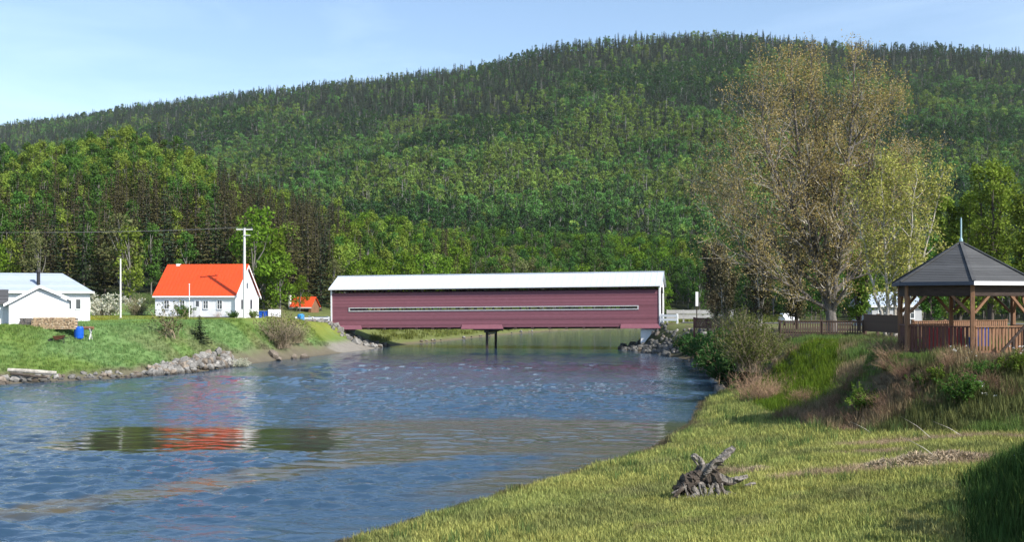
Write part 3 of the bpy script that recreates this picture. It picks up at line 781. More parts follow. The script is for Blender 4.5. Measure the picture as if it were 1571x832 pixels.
# dark stove pipe
m = MB(); cx = 5.7
m.tube([(cx, 1.2, 3.0), (cx, 1.2, 4.95)], 0.17, 10); m.tube([(cx, 1.2, 4.95), (cx, 1.2, 5.15)], [0.26, 0.2], 10)
m.build('stove_pipe', M['black'], wh)
# garage: gable facing the river
Yg = 94.0
gr = empty('garage', (at(14, Yg), Yg, 3.85), R(25), 'white garage with dark shingle roof and gable facing the river', 'garage')
wG = 4.85; dG = 6.5; heG = 2.35; hrG = 3.75; wl_ = -1.2
m = MB(); m.prism([(0, 0, -.6), (wG, 0, -.6), (wG, 0, heG), (wG / 2 + .1, 0, hrG - .1), (0, 0, heG)], (0, .15, 0)); m.build('gable_wall', M['clap'], gr)
m = MB(); m.prism([(0, dG, -.6), (wG, dG, -.6), (wG, dG, heG), (wG / 2 + .1, dG, hrG - .1), (0, dG, heG)], (0, -.15, 0)); m.build('gable_wall', M['clap'], gr)
part('side_wall', M['clap'], gr, (0.002, .15, .15, dG - .15, -.6, heG)); part('side_wall', M['clap'], gr, (wG - .15, wG - .002, .15, dG - .15, -.6, heG))
k = (hrG - heG) / (wG / 2)
for s in (0, 1):
    xe = -.45 if s == 0 else wG + .35
    ze = hrG - k * abs(wG / 2 - xe)
    if s == 1: ze = hrG - 0.44 * abs(wG / 2 - xe)
    m = MB(); m.prism([(xe, -.3, ze), (xe, dG + .3, ze), (wG / 2, dG + .3, hrG), (wG / 2, -.3, hrG)], (0, 0, .09)); m.build('roof', M['dark_shingle'], gr)
    m = MB(); m.prism([(xe, -.33, ze + .10), (wG / 2, -.33, hrG + .10), (wG / 2, -.33, hrG - .14), (xe, -.33, ze - .14)], (0, .028, 0)); m.build('barge_board', M['white'], gr)
part('corner_board', M['white'], gr, (-.02, .14, -.02, 0, -.1, heG), (wG - .14, wG + .02, -.02, 0, -.1, heG))
# lean-to on its left with a door, dark roof
m = MB(); m.prism([(-5.2, .8, 2.15), (-.05, .8, 2.15), (-.05, .8 + 3.2, 3.4), (-5.2, .8 + 3.2, 3.4)], (0, 0, .09)); m.build('lean_to_roof', M['dark_shingle'], gr)
part('lean_to_wall', M['clap'], gr, (-5.0, -.003, 1.2, 1.35, -.6, 2.25))
d_ = part('door', M['white'], gr, (-1.25, -.45, 1.12, 1.2, -.05, 1.95)); part('handle', M['black'], d_, (-1.2, -1.12, 1.06, 1.12, .9, 1.0))
part('door', M['grey_metal'], gr, (-4.6, -1.6, 1.14, 1.2, -.05, 2.0))

# little red roofed shed and its white annex by the bridge
sh = empty('shed', (at(447, 168), 168, zt(480, 168)), R(-14), 'small shed with orange red roof partly hidden beside the bridge railing', 'shed')
gable_house(sh, 3.3, 3.0, 1.0, 2.35, M['cedar'], M['orange_roof'], .3, .2)
part('door', M['dark_wood'], sh, (2.2, 2.9, -.04, .0, -.3, .85)); part('window', M['glass'], sh, (0.4, 1.2, -.03, .0, .1, .8))
part('chimney', M['white'], sh, (-.55, -.25, .2, .5, -.4, 2.75))

# pale house glimpsed behind the yellow tree
bh = empty('house', (at(1338, 124), 124, 3.4), R(6), 'pale house with grey roof glimpsed behind the yellow green tree', 'house')
gable_house(bh, 6.0, 5.5, 2.4, 3.8, surf('siding_in_shade', (.42, .43, .45), .1, 2), M['grey_shingle'], .3, .3)  # white siding toned down to grey, its shade put into the wall colour
for x in (1.2, 4.6): window(bh, x, 0.9, .9, 1.1)
part('door', M['dark_wood'], bh, (2.6, 3.4, -.04, 0, 0, 2.0))

# ================================================================== bits around the houses
def cyl(name, mat, parent, x, y, z0, z1, r, n=12, r2=None):
    m = MB(); m.tube([(x, y, z0), (x, y, z1)], [r, r2 if r2 is not None else r], n); return m.build(name, mat, parent, smooth=False)
# utility pole
Yp = 119.5; xp = at(375, Yp); zb_ = gz(xp, Yp)
up_ = empty('utility_pole', (xp, Yp, zb_), 0, 'tall pale utility pole in front of the orange roofed cottage', 'utility pole')
H_ = zt(350, Yp) - zb_
cyl('shaft', M['pole'], up_, 0, 0, -.5, H_, .19, 10, .12)
part('crossarm', M['pole'], up_, (-.9, .9, -.06, .06, H_ - .22, H_ - .08)); part('crossarm', M['pole'], up_, (-.1, .7, -.2, -.14, H_ - .85, H_ - .77))
for x in (-.8, 0, .8): cyl('insulator', M['glass'], up_, x, 0, H_ - .08, H_ + .1, .05, 8)
# a second pole, carrying the other end of the wires, stands out of the picture on the left
x2, y2 = -82.0, 106.0
up2 = copy_tree(up_); up2.location = (x2, y2, gz(x2, y2)); up2['label'] = 'utility pole at the other end of the wires beyond the bungalow'
for dx, z_ in ((-.8, .1), (.8, .1)):
    a = Vector((xp + dx, Yp, zb_ + H_ + z_)); b = Vector((x2 + dx, y2, gz(x2, y2) + H_ + z_)); m = MB(); P = []
    for k in range(25):
        q = k / 24; P.append(a.lerp(b, q) - Vector((0, 0, .9 * 4 * q * (1 - q))))
    m.tube(P, .013, 4); o = m.build('power_line', M['wire'])
    tag(o, 'thin overhead wire running left from the utility pole, ' + ('nearer strand' if dx > 0 else 'farther strand'), 'wire')
# white mast left of the cottage
Ym = 114; xm = at(185, Ym)
m_ = empty('mast', (xm, Ym, gz(xm, Ym)), 0, 'bare white pole standing on the lawn left of the cottage', 'pole')
cyl('shaft', M['pole'], m_, 0, 0, -.4, zt(397, Ym) - gz(xm, Ym), .10, 8, .07); cyl('base_collar', M['concrete'], m_, 0, 0, -.3, .15, .24, 10)
xm = at(290.5, 116) 
m_ = empty('flagpole', (xm, 116, gz(xm, 116)), 0, 'thin white flagpole without flag in front of the cottage', 'flagpole')
cyl('shaft', M['white'], m_, 0, 0, -.3, zt(437, 116) - gz(xm, 116), .05, 8, .035); cyl('finial', M['white'], m_, 0, 0, zt(437, 116) - gz(xm, 116), zt(437, 116) - gz(xm, 116) + .1, .07, 8)
# firewood stacks
def firewood(x0, x1, Yw, z0, h, label, mat, ncols, nrows):
    root = empty('woodpile', (x0, Yw, z0), 0, label, 'woodpile')
    dx = (x1 - x0) / ncols; me0 = None; cnt = 0
    r = dx * .56
    meshes = []
    for q in range(5):
        m = MB(); n_ = 7
        ring = [((r * (.82 + .3 * random.random())) * math.cos(2*math.pi*k/n_ + q), 0, (r * (.82 + .3 * random.random())) * math.sin(2*math.pi*k/n_ + q)) for k in range(n_)]
        m.prism(ring, (0, .45, 0)); meshes.append(m.mesh('log', mat[q % len(mat)]))
    for i in range(ncols):
        hh = nrows - (1 if random.random() < .3 else 0) - (2 if i in (0, ncols - 1) else 0)
        for j in range(hh):
            if cnt >= 299: break
            o = link('log', random.choice(meshes), None, root); cnt += 1
            o.location = ((i + .5 + (.5 if j % 2 else 0) * .9) * dx, random.uniform(-.05, .05), (j + .45) * h / nrows)
            o.rotation_euler = (0, random.uniform(0, 6), random.uniform(-.08, .08))
    part('back_row', M['log_grey'], root, (0.1, x1 - x0 - .1, .46, .9, 0, h * .93))
    return root
zw = gz(at(70, 91.6), 91.6)
firewood(at(47, 91.6), at(115, 91.6), 91.6, zw - .02, 1.0, 'long stack of split firewood in front of the garage', [M['log_end'], M['log_end'], surf('cut_wood_pale', (0.60, 0.47, 0.33), .2, 5, .85), surf('cut_wood_dark', (0.36, 0.25, 0.16), .3, 5, .85)], 29, 8)
firewood(at(27, 91.8), at(48, 91.8), 91.8, zw - .02, .95, 'short stack of grey weathered firewood at the garage corner', [M['log_grey'], M['log_grey'], M['bark_grey']], 9, 7)
# wheelbarrow
wbx = at(91, 90.2); wb = empty('wheelbarrow', (wbx, 90.2, gz(wbx, 90.2)), R(10), 'rusty wheelbarrow tipped in front of the firewood stack', 'wheelbarrow')
m = MB(); m.poly([(-.5, -.3, .62), (.45, -.3, .68), (.45, .3, .68), (-.5, .3, .62), (-.3, -.18, .30), (.25, -.18, .34), (.25, .18, .34), (-.3, .18, .30)], [(4, 5, 6, 7), (0, 4, 7, 3), (1, 2, 6, 5), (0, 1, 5, 4), (3, 7, 6, 2)]); m.build('tray', M['rust'], wb)
m = MB(); 
for y in (-.2, .2): m.bar((-.75, y * .4, .2), (.95, y * 1.3, .55), .05, .05); m.bar((.3, y, .4), (.4, y, 0), .04, .04)
m.build('frame', M['black'], wb)
m = MB(); m.tube([(-.72, -.05, .2), (-.72, .05, .2)], .2, 12); m.build('wheel', M['black'], wb)
# barrels and bins
def barrel(px, Y, r, h, mat, label):
    x = at(px, Y); b_ = empty('barrel', (x, Y, gz(x, Y)), 0, label, 'barrel')
    m = MB(); m.tube([(0, 0, 0), (0, 0, h * .1), (0, 0, h * .5), (0, 0, h * .9), (0, 0, h)], [r * .92, r, r * 1.04, r, r * .9], 14); m.build('drum', mat, b_, smooth=False)
    for z in (h * .33, h * .66): m = MB(); m.tube([(0, 0, z - .02), (0, 0, z + .02)], r * 1.07, 14); m.build('hoop', mat, b_)
    cyl('lid', mat, b_, 0, 0, h, h + .04, r * .8)
    return b_
barrel(121, 92.2, .38, 1.0, M['blue'], 'bright blue plastic barrel at the end of the firewood stack')
barrel(461.5, 140, .45, 0.95, M['sky_blue'], 'light blue barrel on the bank left of the bridge railing')
wbx = at(133, 92.6); sc_ = empty('saw_horse', (wbx, 92.6, gz(wbx, 92.6)), 0, 'small wooden sawhorse with a log beside the blue barrel', 'sawhorse')
m = MB()
for x in (-.35, .35): m.bar((x, -.3, 0), (x, .25, .95), .07, .07); m.bar((x, .3, 0), (x, -.25, .95), .07, .07)
m.build('legs_frame', M['pole'], sc_); cyl_ = MB(); cyl_.tube([(-.6, 0, 1.0), (.6, 0, 1.0)], .14, 8); cyl_.build('log', M['cedar'], sc_)
for px, w_, mat, lb, h_ in ((399, .55, M['blue'], 'dark blue wheeled bin right of the cottage, left of its neighbour', 1.0), (409, .55, M['blue'], 'dark blue wheeled bin right of the cottage, next to the white tank', 1.0)):
    x = at(px, 131); bb = empty('wheeled_bin', (x, 131, gz(x, 131)), 0, lb, 'bin')
    m = MB(); m.poly([(-.25, -.3, 0), (.25, -.3, 0), (.25, .3, 0), (-.25, .3, 0), (-.32, -.36, h_), (.32, -.36, h_), (.32, .36, h_), (-.32, .36, h_)], [(3,2,1,0),(4,5,6,7),(0,1,5,4),(1,2,6,5),(2,3,7,6),(3,0,4,7)]); m.build('body', mat, bb)
    part('lid', mat, bb, (-.34, .34, -.4, .38, h_, h_ + .06)); m = MB(); m.tube([(-.28, .34, .1), (.28, .34, .1)], .1, 10); m.build('wheel', M['black'], bb)
x = at(421, 131); tk = empty('storage_tank', (x, 131, gz(x, 131)), 0, 'white storage box on legs right of the blue bins', 'tank')
part('tank', M['white'], tk, (-.7, .7, -.5, .5, .25, 1.25), bevel=.06); part('leg', M['grey_metal'], tk, (-.6, -.5, -.4, .4, 0, .26)); part('leg', M['grey_metal'], tk, (.5, .6, -.4, .4, 0, .26))
# railings at both ends of the bridge
def guard(p0, p1, label, mat, n, h=.95, rails=((.28, .5), (.66, .88))):
    p0 = Vector(p0); p1 = Vector(p1); Lg = (p1 - p0).length
    g = empty('guardrail', p0, math.atan2(p1.y - p0.y, p1.x - p0.x), label, 'guardrail')
    for k in range(n + 1):
        x = k * Lg / n; part('post', mat, g, (x - .1, x + .1, -.1, .1, -.8, h))
    for z in rails:
        part('rail', mat, g, (-.1, Lg + .1, -.16, -.1, z[0], z[1]))
    return g
ux = Vector((math.cos(brot), math.sin(brot), 0)); uy = Vector((-math.sin(brot), math.cos(brot), 0))
p = bl + Vector((0, 0, .55))
guard(p - ux * 5.0 - uy * .3, p - ux * .4 + uy * .1, 'white painted guardrail with posts at the left end of the bridge', M['white'], 2)
guard(p - ux * 6.0 + uy * 6.6, p - ux * .4 + uy * 6.5, 'white guardrail on the far side of the left approach', M['white'], 2)
p = br + Vector((0, 0, .35))
guard(p + ux * .5 + uy * 6.3, p + ux * 9.0 + uy * 6.9, 'grey guardrail on the far side of the right approach', M['concrete'], 4, 1.75, ((.55, 1.1), (1.2, 1.72)))
guard(p + ux * .3 - uy * .1, p + ux * 2.2 - uy * .5, 'short white guardrail at the right portal of the bridge', M['white'], 1, 1.3, ((.4, .7), (.9, 1.2)))
x = at(1069, 128); sg = empty('marker_post', (x, 128, gz(x, 128)), 0, 'slim marker post with tall white panel right of the bridge', 'sign')
cyl('post', M['dark_wood'], sg, 0, 0, -.3, 3.2, .07, 8); part('panel', M['white'], sg, (-.16, .16, -.11, -.075, zt(470, 128) - gz(x, 128), zt(448, 128) - gz(x, 128)))
# old stone kerb wall left abutment
# ================================================================== gazebo
YG = 45.0; XG = at(1474.5, YG); ZG = 4.12
gz_ = empty('gazebo', (XG, YG, ZG), 0, 'open hexagonal wooden gazebo with dark shingle roof on the upper bank', 'gazebo')
RG = 2.62; A0 = -90 + 9.0 - 22.7
V6 = [Vector((RG * math.cos(R(A0 + 60 * k)), RG * math.sin(R(A0 + 60 * k)), 0)) for k in range(6)]
zE = zt(434.5, YG) - ZG; zP = zt(372, YG) - ZG; zR = zt(501.5, YG - 2.2) - ZG
m = MB(); m.prism([tuple(v * 1.06 + Vector((0, 0, -.1))) for v in V6], (0, 0, .12)); m.build('floor', M['cedar'], gz_)
m = MB(); m.prism([tuple(v * .98 + Vector((0, 0, -.6))) for v in V6], (0, 0, .495)); m.build('base', M['dark_wood'], gz_)
for k, v in enumerate(V6):
    m = MB(); a = v + Vector((0, 0, -.45)); b = v + Vector((0, 0, zE - .1)); m.bar(a, b, .16, .16, up=tuple(v.normalized())); m.build('post', M['cedar'], gz_, bevel=.01)
for k in range(6):
    a = V6[k]; b = V6[(k + 1) % 6]; d = (b - a).normalized(); Ls = (b - a).length
    out = Vector(((a + b) / 2)).normalized()
    m = MB(); m.bar(a + d * .06 + Vector((0, 0, zE - .32)), b - d * .06 + Vector((0, 0, zE - .32)), .12, .46); m.build('beam', M['dark_wood'], gz_)
    for (p0, p1) in ((a, d), (b, -d)):
        m = MB(); m.bar(p0 + p1 * .1 + Vector((0, 0, zE - 1.22)), p0 + p1 * .78 + Vector((0, 0, zE - .54)), .09, .10); m.build('brace', M['cedar'], gz_)
    if k == 2: continue                                   # the entrance side stays open
    mat = M['cedar_red'] if k in (4, 5) else M['cedar']  # left sides get a darker timber, their shade put into the colour
    m = MB(); m.bar(a + d * .1 + Vector((0, 0, zR)), b - d * .1 + Vector((0, 0, zR)), .14, .05); m.build('handrail', mat, gz_)
    m = MB(); m.bar(a + d * .1 + Vector((0, 0, .15)), b - d * .1 + Vector((0, 0, .15)), .06, .09); m.build('bottom_rail', mat, gz_)
    nb = 15
    for q in range(nb):
        p_ = a + d * (.2 + (Ls - .4) * q / (nb - 1)); part('baluster', mat, gz_).data.clear_geometry() if False else None
        m = MB(); m.bar(p_ + Vector((0, 0, .19)), p_ + Vector((0, 0, zR - .02)), .10, .035, up=tuple(out)); m.build('baluster', mat, gz_)
# roof: six shingled faces with real courses, hips, fascia, spire
RE = 2.98
E6 = [v.normalized() * RE for v in V6]
for k in range(6):
    a = E6[k]; b = E6[(k + 1) % 6]; top = Vector((0, 0, zP)); e0 = Vector((0, 0, zE))
    m = MB(); NC = 24
    for c_ in range(NC):
        f0 = c_ / NC; f1 = min(1, (c_ + 1.12) / NC)
        p0 = (a + e0).lerp(top, f0); p1 = (b + e0).lerp(top, f0); p2 = (b + e0).lerp(top, f1); p3 = (a + e0).lerp(top, f1)
        lift = Vector((0, 0, .018))
        m.poly([p0 + lift, p1 + lift, p2 + lift * .35, p3 + lift * .35, p0, p1], [(0, 1, 2, 3), (4, 5, 1, 0)])
    m.build('roof', M['dark_shingle'], gz_)
    m = MB(); m.poly([a + e0 - Vector((0,0,.02)), b + e0 - Vector((0,0,.02)), top - Vector((0, 0, .06))], [(2, 1, 0)]); m.build('soffit', M['dark_wood'], gz_)
    m = MB(); m.bar(a + e0 + Vector((0, 0, -.05)), b + e0 + Vector((0, 0, -.05)), .035, .15); m.build('fascia', M['white'] if k in (0, 1) else surf('shaded_trim_%d' % k, (0.07, 0.08, 0.11), .1, 2, .6), gz_)  # white on sunlit sides, dark blue on shaded ones: light put into the colour
    m = MB(); m.bar(a + e0 + Vector((0, 0, .05)), top + Vector((0, 0, .04)), .13, .04); m.build('hip_cap', M['dark_shingle'], gz_)
m = MB(); m.tube([(0, 0, zP - .1), (0, 0, zP + .12), (0, 0, zP + .2), (0, 0, zP + .95), (0, 0, zP + 1.05)], [.08, .07, .035, .03, .01], 8); m.build('spire', surf('pale_turquoise_metal', (0.34, 0.5, 0.55), .1, 3, .5), gz_)
# red slatted chairs inside
def chair(x, y, rz, mat, label):
    c = empty('armchair', (x, y, ZG + .02), rz, label, 'chair')
    for k in range(5): part('back_slat', mat, c, (-.28 + k * .12, -.19 + k * .12, .22, .25, .25, 1.05))
    for k in range(4): part('seat_slat', mat, c, (-.28, .31, -.30 + k * .12, -.21 + k * .12, .36, .39))
    for sx in (-.3, .3):
        for sy in (-.26, .24): part('leg', mat, c, (sx - .03, sx + .03, sy - .03, sy + .03, 0, .58))
        part('armrest', mat, c, (sx - .06, sx + .06, -.34, .24, .58, .61))
    return c
chair(XG - .35, YG - .3, R(150), M['red'], 'red slatted armchair inside the gazebo near the middle post')
chair(XG - 1.25, YG + .1, R(200), M['red'], 'red slatted armchair inside the gazebo farther left')
chair(XG + 1.0, YG + .5, R(185), M['blue'], 'blue slatted armchair inside the gazebo on the right')
# sloping dark handrail in front of the gazebo, right
hr = empty('handrail', (19.1, 42.0, 3.85), R(0), 'dark sloping handrail in front of the gazebo, right side', 'handrail')
m = MB(); m.bar((0, 0, .45), (1.0, .1, 1.5), .06, .09); m.build('top_rail', M['dark_wood'], hr)
for q, (xx, yy, zz) in enumerate(((.08, .0, .50), (.5, .05, .95), (.95, .1, 1.42))):
    m = MB(); m.bar((xx, yy, -.5), (xx, yy, zz), .08, .08); m.build('post', M['dark_wood'], hr)

# ================================================================== fences on the right bank
def picket(p0, p1, n, label, mat, h=1.0, zb=None, w=.05, board=.09, z_ground=True):
    x0, y0 = p0; x1, y1 = p1; Lf = math.hypot(x1 - x0, y1 - y0); rz = math.atan2(y1 - y0, x1 - x0)
    z0 = zb if zb is not None else gz((x0 + x1) / 2, (y0 + y1) / 2)
    f = empty('fence', (x0, y0, z0), rz, label, 'fence')
    me = MB().box(-board / 2, board / 2, -.02, .02, .12, h - .05).mesh('picket', mat)
    for k in range(n):
        o = link('picket', me, None, f); o.location = ((k + .5) * Lf / n, 0, random.uniform(-.012, .012)); o.rotation_euler = (0, random.uniform(-.012, .012), 0)
    np_ = max(1, round(Lf / 2.2))
    mp_ = MB().box(-.07, .07, .03, .17, -.8, h + .04).mesh('post', mat)
    for k in range(np_ + 1):
        o = link('post', mp_, None, f); o.location = (k * Lf / np_, 0, 0)
    part('rail', mat, f, (0, Lf, .021, .07, h - .16, h - .07)); part('rail', mat, f, (0, Lf, .021, .07, .18, .27)); part('cap', mat, f, (-.05, Lf + .05, -.05, .09, h - .049, h - .01))
    return f
yf = 73.0
fz = zt(516, yf)
picket((at(1196, yf), yf), (at(1318, yf), yf - 1), 34, 'dark open picket railing under the big poplar tree', M['fence_wood'], 1.08, fz, board=.085)
part('plank_edge', M['dark_wood'], None, (at(1190, yf), at(1320, yf), yf - .4, yf + 1.6, fz - .12, fz + .1))
tag(bpy.data.objects['plank_edge'], 'low dark boardwalk under the picket railing', 'boardwalk')
picket((at(1318, yf), yf - 1), (at(1386, 66), 66), 44, 'brown close boarded fence between the picket railing and the gazebo', M['fence_wood'], 1.25, zt(513, 69), board=.15)
picket((at(1402, 63), 63), (at(1545, 66), 66), 46, 'light brown board fence seen through the gazebo', M['cedar'], 1.25, zt(524, 64), board=.11)
picket((at(1064, 106), 106), (at(1106, 103), 103), 20, 'reddish brown board fence above the rocky bank right of the bridge', M['cedar_red'], 1.15, zt(506, 105), board=.13)

# white van parked behind the trees
def car(x, y, z, rz, mat, label):
    c = empty('parked_car', (x, y, z), rz, label, 'car')
    m = MB(); m.prism([(-2.1, -.85, .35), (-2.15, -.85, .85), (-1.2, -.85, .98), (-.7, -.85, 1.42), (1.2, -.85, 1.42), (1.95, -.85, 1.0), (2.15, -.85, .9), (2.15, -.85, .35)], (0, 1.7, 0)); m.build('body', mat, c, bevel=.08)
    m = MB(); m.prism([(-1.05, -.86, .98), (-.65, -.86, 1.34), (1.12, -.86, 1.34), (1.7, -.86, 1.02)], (0, 1.72, 0)); m.build('window', M['glass'], c)
    for wx_ in (-1.35, 1.35):
        for wy_ in (-.88, .68):
            m = MB(); m.tube([(wx_, wy_, .33), (wx_, wy_ + .2, .33)], .33, 14); w_ = m.build('wheel', M['black'], c)
            m = MB(); m.tube([(wx_, wy_ - .01, .33), (wx_, wy_ + .21, .33)], .18, 10); m.build('rim', M['grey_metal'], w_)
    return c
car(at(1210, 128), 128, gz(at(1210, 128), 128) + .02, R(85), M['white'], 'white car parked behind the picket railing left of the poplar')
# ================================================================== vegetation
def cards(C, size, rs, elong=1.5, flat=0.0, nrm=None, jit=.55):
    """one rhombic leaf card per centre C (n,3); size (n,) ; random orientation"""
    n = len(C)
    u = rs.normal(size=(n, 3)); u /= np.linalg.norm(u, axis=1)[:, None]
    w = rs.normal(size=(n, 3))
    if nrm is not None: w = w * jit + nrm
    if flat: w[:, 2] += flat
    w -= (w * u).sum(1)[:, None] * u; w /= np.linalg.norm(w, axis=1)[:, None] + 1e-9
    r = np.cross(u, w)
    s = size[:, None]
    P = np.stack([C - u * s * elong * .5, C + r * s * .42, C + u * s * elong * .5, C - r * s * .42], 1).reshape(-1, 3)
    F = np.arange(n * 4).reshape(n, 4)
    return P, F
def tubes_np(segs, n=4):
    """segs: list of (pts, radii) -> V, F(quads) without caps"""
    Vs, Fs = [], []; b = 0
    for pts, rad in segs:
        P = np.array(pts, float); N = len(P)
        T = np.gradient(P, axis=0); T /= np.linalg.norm(T, axis=1)[:, None] + 1e-9
        ref = np.array([0.13, 0.21, 1.0]); r = np.cross(T, ref); l = np.linalg.norm(r, axis=1)
        r[l < .05] = np.cross(T[l < .05], [1, 0, 0]); r /= np.linalg.norm(r, axis=1)[:, None]; u = np.cross(T, r)
        a = np.arange(n) * 2 * np.pi / n
        ring = P[:, None] + (r[:, None] * np.cos(a)[None, :, None] + u[:, None] * np.sin(a)[None, :, None]) * np.array(rad)[:, None, None]
        Vs.append(ring.reshape(-1, 3))
        i = np.arange(N - 1)[:, None] * n; k = np.arange(n)[None]; k2 = (k + 1) % n
        Fs.append((np.stack([i + k, i + k2, i + n + k2, i + n + k], -1) + b).reshape(-1, 4)); b += N * n
    return np.concatenate(Vs), np.concatenate(Fs)
def joinm(name, parts_):
    Vs, Fs, mi, mats = [], [], [], []; b = 0
    for (Vv, Ff, mt) in parts_:
        if mt not in mats: mats.append(mt)
        Vs.append(Vv); Fs.append(Ff + b); mi.append(np.full(len(Ff), mats.index(mt))); b += len(Vv)
    return mesh_np(name, np.concatenate(Vs), np.concatenate(Fs), mats=mats, mi=np.concatenate(mi))

def spruce_geo(seed, H=13.0, Rb=2.3, dens=1.0, csize=.42, bare=.06):
    rs = np.random.default_rng(seed); C = []; Sz = []; segs = []
    tr = [((rs.normal() * .05, rs.normal() * .05, z)) for z in np.linspace(0, H, 7)]
    segs.append((tr, np.linspace(.17, .02, 7)))
    z = H * bare + .5
    P, Q = [], []
    while z < H * .985:
        f = 1 - z / H; Lb = Rb * (f ** .8) * rs.uniform(.75, 1.12) + .12
        nb = max(3, int((5 + 4 * f) * dens)); a0 = rs.uniform(0, 6.28)
        for k in range(nb):
            a = a0 + k * 6.283 / nb + rs.normal() * .22; l = Lb * rs.uniform(.7, 1.12)
            m_ = max(2, int(l / .26 * dens))
            t_ = (np.arange(m_) + rs.uniform(.2, .9, m_)) / m_
            dz = -.32 * l * t_ + .26 * l * t_ ** 2.5
            wob = rs.normal(size=(m_, 2)) * .10
            cx = np.cos(a) * l * t_ + wob[:, 0]; cy = np.sin(a) * l * t_ + wob[:, 1]
            C.append(np.stack([cx, cy, z + dz], 1)); Sz.append(csize * (1.15 - .5 * t_) * rs.uniform(.7, 1.3, m_) * (0.55 + .55 * f))
            dirv = np.stack([np.cos(a) + rs.normal(size=m_) * .5, np.sin(a) + rs.normal(size=m_) * .5, -.35 + rs.normal(size=m_) * .25], 1); Q.append(dirv)
        z += (.34 + .32 * f) * rs.uniform(.8, 1.25) / dens ** .5
    C = np.concatenate(C); Sz = np.concatenate(Sz); D = np.concatenate(Q); D /= np.linalg.norm(D, axis=1)[:, None]
    w = rs.normal(size=D.shape) * .5; w[:, 2] += 1; w -= (w * D).sum(1)[:, None] * D; w /= np.linalg.norm(w, axis=1)[:, None]; r = np.cross(D, w)
    s = Sz[:, None]
    Pv = np.stack([C - D * s * .8, C + r * s * .45, C + D * s * 1.0, C - r * s * .45], 1).reshape(-1, 3)
    return segs, Pv, np.arange(len(C) * 4).reshape(-1, 4)
def decid_geo(seed, H=12.0, Rc=2.9, base=.25, nblob=26, per=70, csize=.34, limbs=7, shape=1.0):
    rs = np.random.default_rng(seed)
    zc0 = H * base; hh = H - zc0; segs = []
    lean = rs.normal(size=2) * .25
    tr = [(lean[0] * t_ ** 2 * 2, lean[1] * t_ ** 2 * 2, H * .93 * t_) for t_ in np.linspace(0, 1, 7)]
    segs.append((tr, np.linspace(.15, .03, 7)))
    C, Sz, ND = [], [], []
    for k in range(nblob):
        zz = rs.uniform(0, 1) ** .8; prof = math.sin(math.pi * min(1, (zz * .86 + .12) ** shape)) ** .6
        a = rs.uniform(0, 6.28); rr = Rc * prof * rs.uniform(.35, .95) ** .6 * .8
        c = np.array([math.cos(a) * rr + lean[0] * zz, math.sin(a) * rr + lean[1] * zz, zc0 + hh * zz * .93])
        br_ = rs.uniform(.55, 1.05) * Rc * .40
        n_ = int(per * (br_ / (Rc * .4)) ** 2)
        d = rs.normal(size=(n_, 3)); d /= np.linalg.norm(d, axis=1)[:, None]; d[:, 2] *= .85
        C.append(c + d * br_ * rs.uniform(.55, 1.1, n_)[:, None]); Sz.append(csize * rs.uniform(.6, 1.3, n_)); ND.append(d + np.array([0, 0, .25]))
        if k < limbs:
            z0 = zc0 * .9 + hh * max(0, zz - .35) * .9
            s0 = np.array([lean[0] * (z0 / H) ** 2 * 2, lean[1] * (z0 / H) ** 2 * 2, z0])
            segs.append(([tuple(s0), tuple(s0 * .5 + c * .5 + rs.normal(size=3) * .15), tuple(c)], [.09, .06, .02]))
    C = np.concatenate(C); P, F = cards(C, np.concatenate(Sz), rs, 1.3, nrm=np.concatenate(ND))
    return segs, P, F
def shrub_geo(seed, H=2.0, Rr=1.3, stems=60, leaves=0, csize=.06, curve=.5, thick=.008, sub=2):
    """stems from the base, sub twigs; returns twig quads and leaf quads"""
    rs = np.random.default_rng(seed); segs = []; C = []
    for k in range(stems):
        a = rs.uniform(0, 6.28); rr = rs.uniform(0, 1) ** .6 * Rr; b0 = rs.normal(size=2) * Rr * .22; h = H * rs.uniform(.5, 1.05) * (1 - .35 * (rr / Rr) ** 2)
        T = np.linspace(0, 1, 5)
        P = np.stack([b0[0] + np.cos(a) * rr * T ** (1 + curve), b0[1] + np.sin(a) * rr * T ** (1 + curve), h * T], 1) + rs.normal(size=(5, 3)) * .03 * H * T[:, None]
        segs.append((P, np.linspace(thick, thick * .35, 5)))
        for q in range(sub):
            i = rs.integers(1, 5); p0 = P[i]; d = rs.normal(size=3) * .5 + [math.cos(a) * .4, math.sin(a) * .4, .7]; d /= np.linalg.norm(d)
            ln = H * rs.uniform(.12, .32); p1 = p0 + d * ln
            segs.append((np.stack([p0, (p0 + p1) / 2 + rs.normal(size=3) * .02, p1]), [thick * .6, thick * .45, thick * .25]))
            C += [p1, (p0 + p1) / 2]
        C += list(P[2:])
    Vt, Ft = tubes_np(segs, 3)
    if leaves:
        C = np.array(C); idx = rs.integers(0, len(C), leaves); P_ = C[idx] + rs.normal(size=(leaves, 3)) * .05 * H
        Pl, Fl = cards(P_, csize * rs.uniform(.6, 1.3, leaves), rs, 1.7)
        return (Vt, Ft), (Pl, Fl)
    return (Vt, Ft), None
